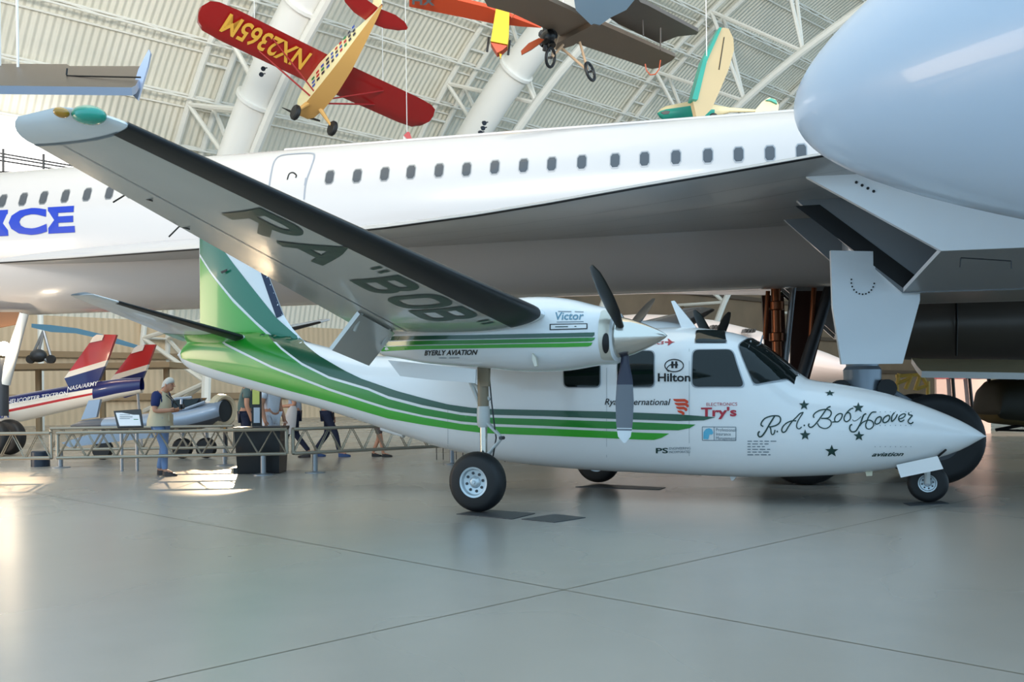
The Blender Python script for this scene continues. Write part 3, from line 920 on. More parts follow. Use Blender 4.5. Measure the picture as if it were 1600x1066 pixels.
# flap, lowered
def flap(mir):
    mb = MB()
    a = WR.p(0.17, 0.80, -1); b = WR.p(0.0, 0.80, -1)
    if mir < 0: a, b = [FA.W(*(lambda q: (q[0], -q[1], q[2]))(FA.L(x))) for x in (a, b)]
    dn = FA.ax * 0.34 + UP * -0.36
    nrm = (b - a).cross(dn)
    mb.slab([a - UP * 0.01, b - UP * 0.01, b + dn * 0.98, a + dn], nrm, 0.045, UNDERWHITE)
    o = mb.build('flap', plane, False)
    for t in (0.1, 0.9):
        h = MB(); q = a.lerp(b, t); h.tube([q + UP * 0.02, q + dn * 0.3 - UP * 0.06], 0.02, GEARWHITE, 6); h.build('flap_hinge', o)
flap(1); flap(-1)

# ---- tailplane
_r0, _r1 = FA.at_lat(384, 528, -0.14), FA.at_lat(284, 538, -0.14)
_t0, _t1 = FA.at_lat(148, 461, -2.50), FA.at_lat(113, 462, -2.50)
SR = Surface((_r0[0], -0.14, _r0[2]), (_t0[0], -2.50, _t0[2]), _r1[0] - _r0[0], _t1[0] - _t0[0], 0.11, 0.10, 0.0)
if DEBUG:
    for q in ((150,462),(378,528),(112,460),(281,540),(125,470),(300,535)): print('STAB', q, SR.uv(*q))
    print('STABPX', pix(SR.p(0,0,1)), pix(SR.p(1,0,1)), pix(SR.p(1,1,1)), pix(SR.p(0,1,1)))
for mir in (1, -1):
    SR.mirror = mir; mb = MB()
    SR.skin(mb, WHITE, US, m_low=WHITE)
    rows = [[SR.p(1 + 0.03 * math.sin(k / 4 * math.pi / 2), 0.5 + (v / 10 - .5) * (0.6 + 0.4 * math.cos(k / 4 * math.pi / 2)), sd) for v in range(11)] for sd in (1, -1) for k in range(5)]
    mb.grid(rows[:5], WHITE); mb.grid(rows[5:], WHITE)
    us_g = [0.0, 0.06, 0.12]
    mb.grid([[SR.p(u, 0.12 + 0.88 * j / 8, -1, 0.004) for j in range(9)] for u in (0, .1, .2)], LTGREEN)
    mb.grid([[SR.p(u, 0.12 + 0.88 * j / 8, 1, 0.004) for j in range(9)] for u in (0, .1, .2)], LTGREEN)
    st = mb.build('tailplane', plane, angle=40)
    mb = MB(); SR.boot(mb, BOOT, [0.02 + 0.84 * k / 10 for k in range(11)], 0.06, 0.12); mb.build('deice_boot', st, angle=60)
SR.mirror = 1

# ---- engine nacelles, propellers, main gear
NTOP = [(966,490),(962,485),(956,482),(936,478.5),(893,468),(850,464.5),(800,468),(740,482),(680,500),(640,514),(606,527)]
NBOT = [(966,566),(962,568.5),(956,570),(936,571.5),(881,580),(820,581),(765,576),(675,569),(640,563),(606,557)]
LATN = 1.96
nzt, nzb = sil(NTOP, -LATN), sil(NBOT, -LATN)
s0, s1 = nzt[0][0], min(nzt[-1][0], nzb[-1][0])
nw = [(s0, .30), (s0 + .03, .335), (s0 + .08, .36), (s0 + .25, .385), (s0 + .8, .40), (s0 + 1.6, .39), (s0 + 2.2, .34), (s1 - .12, .22), (s1, .20)]
hubz = 1.83
SP0 = FA.at_lat(965, 519, -LATN)[0]
blade_mats = (BLACK, mat('blade_grey_paint', (104, 108, 116), 0.4), mat('blade_tip_white', (220, 222, 224), 0.4), mat('blade_blue_black', (30, 34, 58), 0.3))
def blade(mb, hub, rad, tan, fwd, R, twist_sign=1, plain=False):
    """rad: outward direction, tan: tangential, fwd: propeller axis"""
    def sec(r):
        t = (r - 0.16) / (R - 0.16)
        chord = interp([(0, .075), (.12, .095), (.3, .16), (.55, .185), (.8, .165), (.93, .13), (1, .03)], t)
        th = interp([(0, .07), (.12, .06), (.3, .035), (.6, .02), (1, .008)], t)
        ang = math.radians(interp([(0, 84), (.3, 76), (.6, 70), (1, 62)], t)) * twist_sign
        cd = tan * math.cos(ang) + fwd * math.sin(ang); nd = -tan * math.sin(ang) + fwd * math.cos(ang)
        return [hub + rad * r + cd * (chord * 0.5 * math.cos(2 * math.pi * k / 14)) + nd * (th * 0.5 * math.sin(2 * math.pi * k / 14)) for k in range(14)]
    cuts = [0.10, 0.16, 0.3, 0.45, 0.60, 0.78, 0.86, 0.868, 0.885, 0.893, 0.93, 0.975, 1.0]
    for a, b in zip(cuts, cuts[1:]):
        n = 4; rows = [sec(R * (a + (b - a) * k / n)) for k in range(n + 1)]
        if plain: m = BLACK
        else: m = blade_mats[0] if b <= 0.16 else blade_mats[3] if b <= 0.5 else blade_mats[1] if b <= .86 or (a >= .868 and b <= .886) else blade_mats[2]
        mb.grid(rows, m, True, a == cuts[0], b == 1.0)
fwd = -FA.ax
def wheel(parent, c, ax, R, W, rr, label=None):
    """tyre with hub; ax points to the visible side"""
    mb = MB(); prof = []
    for k in range(17):
        a = math.pi * k / 16 * 1.0
        prof.append((-W / 2 * math.cos(a), rr + (R - rr) * (0.25 + 0.75 * math.sin(a) ** 0.55) if 0 < k < 16 else rr))
    mb.lathe(c, ax, [(-W * .38, rr * .98)] + prof + [(W * .38, rr * .98)], RUBBER, 40, cap=False)
    t = mb.build('tyre', parent, angle=50)
    mb = MB()
    mb.lathe(c, ax, [(-W*.40, .01), (-W*.40, rr*.99), (W*.42, rr*1.04), (W*.46, rr*.98), (W*.44, rr*.86), (W*.30, rr*.78), (W*.26, rr*.40), (W*.36, rr*.30), (W*.40, rr*.22), (W*.40, rr*.12), (W*.46, rr*.10), (W*.46, .004)], RIM, 36)
    ax = Vector(ax).normalized(); e = ax.cross(UP).normalized()
    for k in range(8):
        a = 2 * math.pi * k / 8 + .2; q = Vector(c) + (e * math.cos(a) + ax.cross(e) * math.sin(a)) * rr * .58 + ax * W * .27
        mb.lathe(q, ax, [(0, rr*.10), (.012, rr*.09), (.012, .001)], DKSTEEL, 8)
    mb.build('hub', parent, angle=40)
for mir in (-1, 1):
    N = Body(FA, LATN * mir, nzt, nzb, nw, 2.5)
    if mir == -1: NN = N
    side = 1 if mir > 0 else -1   # outboard side
    mb = MB()
    sl = sorted(set([s0, s0 + .015, s0 + .03, s0 + .05, s0 + .08, s0 + .12, s0 + .18] + [s0 + .25 + .1 * k for k in range(int((s1 - s0 - .3) / .1))] + [s1 - .06, s1]))
    N.loft(mb, sl, WHITE, 44)
    for tops, bots, m in (([(596,526.5),(656,525),(740,523.5),(881,520.6),(929,519.5)], [(929,524),(926,526.5),(881,527.2),(740,530),(656,531.3),(596,533)], DKGREEN),
                          ([(596,534.3),(656,532.6),(740,531.3),(881,528.4),(930,527.6)], [(928,531.5),(924,533.5),(881,535),(740,537.6),(656,539),(596,541)], MIDGREEN),
                          ([(596,542.2),(656,540.2),(740,538.9),(881,536.3),(926,535.2)], [(924,539.5),(919,541.5),(881,542.6),(740,544.3),(656,546),(596,549)], LTGREEN)):
        poly = [NN.hit(*p) for p in tops + bots]
        V, F = patch2d(poly, 0.07)
        for sg in (-1, 1): mb.add([N.surf(s, z, 0.004, sg) for s, z in V], F, m)
    nac = mb.build('engine_nacelle', plane, angle=50)
    # cowl front plate and intakes
    cm = MB(); CREAM = mat('cream_cowl_metal', (206, 200, 186), 0.3, metal=0.4)
    hub0 = FA.W(s0, LATN * mir, hubz)
    for sg in (-1, 1):
        V, F = patch2d([NN.hit(*p) for p in rounded([(938,484),(964,490),(964,563),(938,562)], 8)], 0.06)
        cm.add([N.surf(s, z, 0.006, sg) for s, z in V], F, CREAM)
    cm.build('cowl_ring', nac, angle=60)
    im = MB()
    for sg in (-1, 1):
        V, F = patch2d([NN.hit(*p) for p in ring_px(946, 536, 5.2, 15.5, 1, 20)[:-1]], 0.04)
        im.add([N.surf(s, z, 0.014, sg) for s, z in V], F, BLACK)
    im.build('air_intake', nac, angle=60)
    # spinner and propeller
    hub = FA.W(SP0 - 0.06, LATN * mir, hubz)
    pm = MB()
    pm.lathe(hub + fwd * -0.10, fwd, [(0, .16), (0, .205), (.04, .212), (.10, .205), (.22, .172), (.34, .125), (.46, .068), (.53, .028), (.56, .002)], CHROME, 40)
    pr = pm.build('spinner', plane, angle=50)
    bm_ = MB(); bm_.lathe(hub + fwd * -0.16, fwd, [(0, .20), (.06, .216), (.07, .20)], BLACK, 32); bm_.build('spinner_backplate', pr)
    for k, a0 in enumerate((0, 120, 240)):
        a = math.radians(a0 + (-4 if mir < 0 else 4))
        rad = UP * -math.cos(a) + FA.nn * math.sin(a)
        tan = rad.cross(fwd)
        q = MB(); blade(q, hub + fwd * 0.02, rad, tan, fwd, 1.12 if k == 2 else 1.07, -1, plain=(k > 0 or mir > 0))
        q.build('propeller_blade', plane, angle=50)
    # main gear
    wc = FA.W(*FA.L(G(747, 801))[:2], 0) if mir < 0 else FA.W(*FA.L(G(935, 755))[:2], 0)
    if mir < 0:
        wc = wc + UP * 0.333
    else:
        s_, l_, _ = FA.L(wc); wc = FA.W(s_, l_, 0.333)
    ls, ll, lz = FA.L(wc)
    inb = 1 if mir < 0 else -1
    top = FA.W(ls - 0.02, LATN * mir + inb * 0.10 if mir < 0 else ll - 0.1, 1.62)
    foot = wc + FA.nn * inb * 0.16 + UP * 0.12
    top = Vector((foot.x, foot.y, 1.60)) + FA.ax * 0.0
    wheel(plane, wc, FA.nn * -inb, 0.325, 0.23, 0.168)
    g = MB()
    g.tube([top, foot.lerp(top, .58)], 0.062, GEARTAN, 14)
    g.tube([foot.lerp(top, .60), foot.lerp(top, .50), foot.lerp(top, .42), foot.lerp(top, .40)], [.07, .075, .07, .055], GEARWHITE, 14)
    leg = g.build('gear_leg', plane)
    g = MB(); g.tube([foot.lerp(top, .42), foot.lerp(top, .12)], 0.042, CHROME, 14); g.build('oleo_piston', leg)
    g = MB()
    g.tube([foot.lerp(top, .16), foot.lerp(top, .02), wc + FA.nn * inb * 0.13], [.055, .06, .05], GEARWHITE, 12)
    g.tube([wc + FA.nn * inb * 0.16, wc], .04, STEEL, 12); g.build('axle_fork', leg)
    g = MB()
    k1 = foot.lerp(top, .44) + fwd * .05; k2 = foot.lerp(top, .30) + fwd * .22; k3 = foot.lerp(top, .14) + fwd * .05
    for o_ in (-.03, .03):
        g.tube([k1 + FA.nn * o_, k2 + FA.nn * o_ * .4], .014, GEARWHITE, 8); g.tube([k2 + FA.nn * o_ * .4, k3 + FA.nn * o_], .014, GEARWHITE, 8)
    g.lathe(k2 - FA.nn * .04, FA.nn, [(0, .02), (.08, .02)], DKSTEEL, 10); g.build('torque_link', leg)
    g = MB()
    g.tube([foot.lerp(top, .93) + FA.ax * .30, foot.lerp(top, .86) + FA.ax * .16, foot.lerp(top, .60) + FA.ax * .04], [.022, .03, .022], GEARWHITE, 8)
    g.tube([foot.lerp(top, .85) + FA.ax * .16, foot.lerp(top, .66) + fwd * .08], .018, GEARWHITE, 8)
    g.build('drag_brace', leg)
    g = MB(); g.tube([foot.lerp(top, .95) + fwd * .07, foot.lerp(top, .65) + fwd * .10, foot.lerp(top, .5) + fwd * .12, foot.lerp(top, .3) + fwd * .15, foot.lerp(top, .08) + fwd * .10], .009, BLACK, 6); g.build('brake_hose', leg)
    # wheel-well doors
    dl = LATN * mir + (-.17 if mir < 0 else .17)
    pts = [FA.at_lat(x, y, -LATN - .17) for x, y in ((607,563),(744.5,577),(743.5,599),(673,593.5),(626,588))]
    g = MB(); g.slab([FA.W(a, dl, c) for a, b, c in pts], FA.nn, 0.025, WHITE); g.build('gear_door', plane, False)
    pts = [FA.at_lat(x, y, -LATN) for x, y in ((748,575),(765,574),(764,604),(754,604))]
    g = MB(); g.slab([FA.W(a, LATN * mir, c) for a, b, c in pts], FA.nn, 0.05, GEARTAN); g.build('gear_door', plane, False)
    pts = [FA.at_lat(x, y, -LATN - .36) for x, y in ((834,552),(840,560),(842,572),(838,573),(834,562))]
    g = MB(); g.slab([FA.W(a, LATN * mir + (-.38 if mir < 0 else .38), c) for a, b, c in pts], FA.nn, 0.05, CREAM); g.build('air_scoop', nac, False)
# nacelle lettering
mb = MB(); BLUEINK = mat('blue_grey_ink', (92, 138, 160), 0.35)
NN.text(mb, 'Victor', (868,500), (912,499.5), 11.5, BLUEINK, bold=0.012, shear=0.15)
NN.strokes(mb, [[(872,487),(893,487.5)],[(898,487.5),(912,488)],[(870,503.5),(912,503)]], 0.9, GREYINK, smooth=False)
mb.build('lettering', plane, False)
mb = MB()
NN.region(mb, [(859,506.5),(918,505.5),(918,514.5),(859,516)], BLACKINK, 0.005)
NN.region(mb, [(861,508),(916.5,507),(916.5,513),(861,514.5)], WHITE, 0.008)
NN.strokes(mb, [[(868,511),(888,510.8)],[(898,510.5),(901,510.5)]], 1.2, INK, off=0.010, smooth=False)
mb.build('name_plate', plane, False)
mb = MB()
NN.text(mb, 'BYERLY AVIATION', (663.5,555), (746,554), 7.5, BLACKINK, bold=0.03, shear=0.2)
NN.strokes(mb, [[(686,559),(698,559)],[(702,559),(718,558.8)]], 0.8, GREYINK, smooth=False)
mb.build('lettering', plane, False)
# ---- nose gear
gn = G(1450, 786)
nc = gn + UP * 0.223
wheel(plane, nc, FA.nn * -1, 0.215, 0.15, 0.10)
mb = MB()
mb.tube([nc + UP * .55 + FA.ax * .04, nc + UP * .26], .045, GEARWHITE, 12)
mb.tube([nc + UP * .26, nc + UP * .24 - FA.nn * .10, nc - FA.nn * .11], [.03, .035, .03], GEARWHITE, 10)
mb.tube([nc + UP * .26, nc + UP * .24 + FA.nn * .10, nc + FA.nn * .11], [.03, .035, .03], GEARWHITE, 10)
mb.tube([nc - FA.nn * .12, nc + FA.nn * .12], .025, STEEL, 10)
mb.build('nose_gear_leg', plane)
mb = MB(); mb.slab([lateral(x, y, -0.24) for x, y in ((1400.7,726.5),(1465,712.7),(1474,732.7),(1407.5,746.5))], FA.nn, 0.02, WHITE); mb.build('nose_gear_door', plane, False)

# ================================================================== delta-wing airliner
FC = Frame((-9.85, 22.9), (0.969, -0.245))
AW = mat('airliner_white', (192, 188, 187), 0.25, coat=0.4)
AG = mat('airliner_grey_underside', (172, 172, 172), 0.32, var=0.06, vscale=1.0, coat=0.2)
DK = mat('dark_seal', (26, 27, 30), 0.5)
airliner = thing('delta_airliner', FC.W(14, 0, 0), 'large white delta-wing airliner with a row of small windows standing behind the green-striped aeroplane', 'aeroplane', rz=math.atan2(FC.ax.y, FC.ax.x))
zt = [(-26,4.6),(-24,5.3),(-20,6.1),(-14,6.6),(-8,6.74),(0,6.76),(18,6.68),(26,6.6),(34,6.2),(44,5.6)]
zb = [(-26,4.5),(-24,4.2),(-20,3.75),(-14,3.45),(-8,3.36),(0,3.34),(18,3.30),(26,3.5),(34,4.2),(44,5.4)]
cw = [(-26,.05),(-24,.55),(-20,1.1),(-14,1.36),(-8,1.44),(0,1.44),(18,1.44),(26,1.4),(34,.9),(44,.1)]
CB = Body(FC, 0.0, zt, zb, cw, 2.15)
mb = MB()
CB.loft(mb, [-26, -25.5, -25, -24] + list(range(-23, 45, 1)), AW, 56)
cf = mb.build('fuselage', airliner, angle=60)
# dorsal rail along the crown
mb = MB(); mb.tube([FC.W(s, 0, interp_s(zt, s) + .03) for s in range(5, 30)], .07, AW, 8); mb.build('crown_fairing', airliner)
# cabin windows, one part each
WG = mat('cabin_pane_grey', (74, 78, 84), 0.15)
win_px = [(4,314),(36,311.5),(68,309),(102,306.5),(136,304),(171,301)] + [(515,277),(558,275),(601,272),(642,269),(686,266.5),(729,265),(773,261.5),(818,259),(862,256.5),(909,253.5),(961,251),(1007,248.5),(1056,246),(1106,243.5),(1154,241.5),(1203,239.5),(1252,237)]
win_px += [(206,299),(242,296.5),(278,294),(316,291.5)]
for (x, y) in win_px:
    s, z = CB.hit(x, y)
    mb = MB()
    for gr, m, off in ((1.22, STEEL, .004), (1.0, WG, .009)):
        poly = [(s + .085 * gr * c, z + .135 * gr * d) for c, d in ((-1,-.6),(-.6,-1),(.6,-1),(1,-.6),(1,.6),(.6,1),(-.6,1),(-1,.6))]
        V, F = patch2d(poly, .2); mb.add([CB.surf(a, b, off) for a, b in V], F, m)
    mb.build('cabin_window', airliner, False)
# door outline
mb = MB()
def cline(mbx, pts, w, m, off=.006):
    q = [Vector(CB.hit(*p)) for p in pts]; V = []
    for i, p in enumerate(q):
        t = (q[min(i + 1, len(q) - 1)] - q[max(i - 1, 0)]).normalized(); n = Vector((-t.y, t.x)) * w / 2
        V += [CB.surf(*(p + n), off), CB.surf(*(p - n), off)]
    mbx.add(V, [(2 * i, 2 * i + 2, 2 * i + 3, 2 * i + 1) for i in range(len(q) - 1)], m)
LG = mat('light_seam_grey', (140, 146, 156), .4)
cline(mb, smooth_line([(420,296),(424,270),(429,252),(440,243),(468,240),(488,240),(491,246),(486,262),(478,286),(475,312)]), .035, LG)
cline(mb, smooth_line([(449,281),(452,272),(458,270),(463,274),(462,278)]), .03, DK)
cline(mb, [(478,278),(476,290)], .03, LG)
mb.build('door_outline', airliner, False)
BLUE = mat('airline_blue', (24, 52, 168), .35)
mb = MB()
def ctext(s, p0, p1, hpx, m, bold):
    V, F, y1 = text_geo(s, bold, 0.0, 1.0)
    a = Vector(CB.hit(*p0)); c = Vector(CB.hit(*p1)); t = Vector(CB.hit(p0[0], p0[1] - hpx))
    mb.add([CB.surf(*(a + (c - a) * x + (t - a) * (y / y1)), .01) for x, y in V], F, m)
ctext('NCE', (-46, 369), (117.5, 360.5), 38, BLUE, .05)
mb.build('lettering', airliner, False)

# wing: leading edge from the photo's line, chordwise to the trailing edge
le_pts = []
for x, y, z in ((-60,413,4.45),(0,409,4.42),(100,403,4.36),(308,388,4.24),(450,371,4.14),(600,355,4.05),(740,336,4.0),(850,318,3.96),(1000,291,3.95),(1130,269,3.95),(1250,248,3.95),(1330,234,3.95)):
    p = G(x, y, z); a = FC.L(p); le_pts.append((a[0], a[1], z))
d = ((le_pts[-1][0] - le_pts[-2][0]) / (le_pts[-1][1] - le_pts[-2][1]))
sl, ll, zl = le_pts[-1]
le_pts += [(sl + 3.5, ll - 3.0, 3.95), (sl + 8, ll - 4.6, 3.95)]
TE = 26.0
if DEBUG: print('LE', [(round(a,2), round(b,2)) for a, b, c in le_pts])
VS = [0, .002, .006, .014, .03, .06, .10, .16, .25, .4, .6, .8, 1.0]
for mir in (1, -1):
    mb = MB()
    def wp(pt, v, side):
        s, l, z = pt; c = TE - s
        thick = min(.42, .012 * c + .06) * (2.2 * math.sqrt(v) * (1 - v) + .0) 
        thick = min(thick, .30)
        return FC.W(s + c * v, l * mir, z + (thick * .9 if side > 0 else -thick * .55) + (0.0))
    root = [(p[0], -0.2, p[2]) for p in le_pts[:1]]
    allp = [(le_pts[0][0] - 8, -.9, 4.6)] + le_pts
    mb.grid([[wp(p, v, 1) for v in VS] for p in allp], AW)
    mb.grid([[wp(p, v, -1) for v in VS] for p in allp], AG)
    w = mb.build('wing', airliner, angle=50)
    e = MB()
    rows = []
    for p in allp:
        rows.append([wp(p, .0004, -1) + UP * -.005 - FC.ax * .02, wp(p, .0022, -1) + UP * -.008, wp(p, .006, -1) + UP * -.006])
    e.grid(rows, DK); e.build('leading_edge_seal', w, False)
    # spanwise panel seams underneath
    e = MB()
    for q in (.12, .22, .34, .5):
        e.grid([[wp(p, q, -1) + UP * -.004, wp(p, q + .0012, -1) + UP * -.004] for p in le_pts], mat('seam_dark_grey', (96, 96, 98), .5))
    e.build('panel_seam', w, False)

# engine pods: twin rectangular intakes under each wing
ZW = 3.80
T1, T2, T3 = [G(x, y, ZW + .06) for x, y in ((1250,280),(1240,317),(1225,350))]
t1, t2, t3 = FC.L(T1), FC.L(T2), FC.L(T3)
S0 = (t1[0] + t3[0]) / 2
b1 = FC.at_lat(1470, 393, t1[1]); b2 = FC.at_lat(1409, 459, t2[1])
zbot = b1[2]; rake = b1[0] - t1[0]; zbot2 = b2[2]; rake2 = b2[0] - t2[0]
if DEBUG: print('POD', t1, t2, t3, b1, b2)
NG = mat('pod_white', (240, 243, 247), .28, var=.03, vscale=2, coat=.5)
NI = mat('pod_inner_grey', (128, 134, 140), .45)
SEND = S0 + 11.5
def zl(l): return zbot if l == t1[1] else zbot2
def rl(l): return rake if l == t1[1] else rake2
def sl_(l): return t1[0] if l == t1[1] else t2[0] if l == t2[1] else t3[0]
for mir in (1, -1):
    mb = MB()
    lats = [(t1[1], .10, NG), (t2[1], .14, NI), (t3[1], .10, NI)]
    for lat, th, m in lats:
        s_a = S0 + (t1[0] - S0 if lat == t1[1] else t2[0] - S0 if lat == t2[1] else t3[0] - S0)
        poly = [FC.W(s_a, lat * mir, ZW + .12), FC.W(SEND, lat * mir, ZW + .12), FC.W(SEND, lat * mir, zl(lat) + .15), FC.W(s_a + rl(lat) + 3.5, lat * mir, zl(lat) - .02), FC.W(s_a + rl(lat), lat * mir, zl(lat))]
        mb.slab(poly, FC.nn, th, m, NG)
    # floor of each duct, from the lower lip aft
    for la, lb in ((t1[1], t2[1]), (t2[1], t3[1])):
        sa, sb_ = sl_(la), sl_(lb)
        A = [FC.W(sa + rl(la), la * mir, zl(la)), FC.W(sa + rl(la) + 3.5, la * mir, zl(la) - .02), FC.W(SEND, la * mir, zl(la) + .15)]
        B = [FC.W(sb_ + rl(lb), lb * mir, zl(lb)), FC.W(sb_ + rl(lb) + 3.5, lb * mir, zl(lb) - .02), FC.W(SEND, lb * mir, zl(lb) + .15)]
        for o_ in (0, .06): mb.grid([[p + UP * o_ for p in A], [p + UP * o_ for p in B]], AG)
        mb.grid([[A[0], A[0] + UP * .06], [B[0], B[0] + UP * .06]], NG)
    pod = mb.build('engine_pod', airliner, False)
    # dark duct ends
    e = MB()
    for la, lb in ((t1[1], t2[1]), (t2[1], t3[1])):
        e.add([FC.W(S0 + 5.5, (la + .07) * mir, ZW), FC.W(S0 + 5.5, (lb - .09) * mir, ZW), FC.W(S0 + 5.5, (lb - .09) * mir, zbot), FC.W(S0 + 5.5, (la + .07) * mir, zbot)], [(0, 1, 2, 3)], BLACK)
    e.build('engine_face', pod, False)
    e = MB()   # black lip band along the divider
    for lat, s_a in ((t2[1], t2[0]), ):
        for sg in (-1,):
            o_ = (lat - .075) * mir
            e.add([FC.W(s_a + .02, o_, ZW), FC.W(s_a + .34, o_, ZW), FC.W(s_a + rake2 + .40, o_, zbot2 + .03), FC.W(s_a + rake2 + .05, o_, zbot2 + .03)], [(0, 1, 2, 3)], BLACK)
    e.build('intake_lip', pod, False)
    e = MB()
    if mir == 1:
        for x in (1338, 1347, 1356, 1365): 
            p = on_plane(x, 285 + (x - 1338) * .52, FC.W(0, t1[1] - .056, 0), FC.nn); e.lathe(p, -FC.nn, [(0, .018), (.006, .018), (.006, .001)], DK, 8)
        fr = [on_plane(x, y, FC.W(0, t1[1] - .056, 0), FC.nn) for x, y in ((1500,418),(1501,403),(1580,408),(1580,420))]
        for a, b in zip(fr, fr[1:]): e.tube([a, b], .008, DKSTEEL, 5)
        e.build('access_panel', pod, False)

# main gear (near side) ------------------------------------------------
LEGM = mat('gear_leg_bluegrey', (150, 160, 172), .35, metal=.5)
TYRE = mat('large_tyre_rubber', (16, 17, 20), .6)
def big_wheel(parent, c, ax, R, W):
    mb = MB(); rr = R * .46
    prof = [(-W * .36, rr)] + [(-W / 2 * math.cos(math.pi * k / 18), rr + (R - rr) * (.3 + .7 * math.sin(math.pi * k / 18) ** .5)) for k in range(1, 18)] + [(W * .36, rr)]
    mb.lathe(c, ax, prof, TYRE, 44, cap=False)
    t = mb.build('tyre', parent, angle=50)
    mb = MB(); mb.lathe(c, ax, [(-W * .3, .02), (-W * .3, rr * 1.02), (W * .34, rr * 1.02), (W * .30, rr * .8), (W * .1, rr * .6), (W * .2, rr * .3), (W * .3, rr * .25), (W * .3, .01)], DKSTEEL, 28)
    mb.build('wheel_hub', parent, angle=40)
def bogie(px_list, col_px, legmat, Rw, zpiv, ztop, lat_off):
    pts = [G(*p) for p in px_list]
    cs = [p + UP * Rw for p in pts]
    for c in cs:
        for o_ in (0, lat_off):
            big_wheel(airliner, c + FC.nn * o_, -FC.nn if o_ == 0 else FC.nn, Rw, .40)
    mid = (cs[0] + cs[1]) / 2 + FC.nn * lat_off / 2
    mb = MB()
    mb.tube([cs[0] + FC.nn * lat_off / 2, cs[1] + FC.nn * lat_off / 2], .13, legmat, 12)
    for c in cs: mb.tube([c - FC.nn * .1, c + FC.nn * (lat_off + .1)], .09, legmat, 10)
    mb.build('bogie_beam', airliner)
    mb = MB()
    mb.lathe(mid, UP, [(0, .18), (.3, .17), (.35, .24), (.95, .26), (1.0, .22), (1.1, .22), (1.15, .25), (ztop - mid.z, .25)], legmat, 24)
    leg = mb.build('gear_leg', airliner)
    mb = MB()
    for sg in (-1, 1):
        j = mid + FC.ax * .30 * sg + UP * .68
        mb.lathe(j - FC.nn * .25, FC.nn, [(0, .13), (.5, .13)], DK, 14)
        mb.tube([j, mid + FC.ax * sg * .95 + UP * .25], .06, legmat, 8)
    mb.build('pitch_damper', leg)
    return mid
mid = bogie([(1464,757), (1258,757.5)], None, LEGM, .60, .6, 3.7, 1.7)
mb = MB()
YD = mid.y - .42
dq = [on_plane(x, y, Vector((0, YD, 0)), Vector((0.05, 1, 0)).normalized()) for x, y in ((1297,392),(1300,480),(1314,569.5),(1409,568.5),(1436,470),(1436,395))]
mb.slab(dq, Vector((0.05, 1, 0)), .07, NG)
gd = mb.build('main_gear_door', airliner, False)
mb = MB()
for k in range(12):
    a = math.pi * (0.95 + 1.0 * k / 11)
    p = on_plane(1348 + 18 * math.cos(a), 440 - 20 * math.sin(a), Vector((0, YD - .04, 0)), Vector((0.05, 1, 0)).normalized())
    mb.lathe(p, (-.05, -1, 0), [(0, .012), (.006, .012), (.006, .001)], DK, 6)
mb.build('door_fastener', gd, False)
# far-side gear, orange light painted into its copper colour
ORANGELIT = mat('orange_lit_gear', (120, 66, 34), .35, metal=.6)
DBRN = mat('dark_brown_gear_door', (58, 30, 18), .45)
mb = MB()
Y2 = 21.0
for x0, y0, x1, y1, r, m in ((1212,440,1215,575,.11,ORANGELIT),(1240,445,1226,575,.07,STEEL),(1200,455,1195,530,.05,ORANGELIT),(1272,450,1266,540,.06,ORANGELIT),(1300,440,1252,590,.13,DKSTEEL)):
    mb.tube([P(x0, y0, Y2), P(x1, y1, Y2)], r, m, 12)
for y in (478, 527): mb.lathe(P(1213.5, y, Y2), UP, [(-.1, .12), (-.08, .16), (.08, .16), (.1, .12)], ORANGELIT, 16)
for x in (1190, 1280):
    c = G(x, 706) ; c = Vector((P(x, 600, Y2).x, Y2, .6))
    mb.lathe(c, FC.nn, [(-.2, .2), (-.2, .5), (-.1, .6), (.1, .6), (.2, .5), (.2, .2)], TYRE, 30)
mb.build('gear_leg', airliner)
mb = MB()
for q in (((1190,462),(1224,462),(1230,590),(1196,575)), ((1236,455),(1302,455),(1262,600),(1234,600))):
    mb.slab([P(x, y, Y2 + .5) for x, y in q], (0, 1, 0), .08, DBRN)
mb.build('gear_bay_door', airliner, False)
# nose gear at the far left
mb = MB(); Y3 = 22.5
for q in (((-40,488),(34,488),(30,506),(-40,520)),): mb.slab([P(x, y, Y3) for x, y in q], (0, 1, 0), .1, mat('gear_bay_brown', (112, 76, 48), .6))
mb.build('gear_bay_door', airliner, False)
mb = MB()
mb.tube([P(38, 490, Y3), P(22, 545, Y3), P(6, 600, Y3)], [.10, .12, .14], GEARWHITE, 12)
mb.tube([P(2, 560, Y3), P(2, 650, Y3)], .16, DKSTEEL, 12)
mb.tube([P(-20, 490, Y3), P(0, 600, Y3)], .08, GEARWHITE, 10)
mb.build('nose_gear_leg', airliner)
c = P(2, 660, Y3); 
for o_ in (-.35, .35): 
    c2 = Vector((c.x, Y3 + o_, .42)); big_wheel(airliner, c2, -FC.nn, .42, .28)
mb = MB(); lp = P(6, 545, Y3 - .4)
mb.ell(lp, UP * .16, Vector((.16, 0, 0)), Vector((0, .08, 0)), mat('sun_glare_glow', (255, 232, 200), .3, emit=60)); mb.build('gear_sun_glint', airliner)  # added glow for a sun glint on the gear, no lamp here

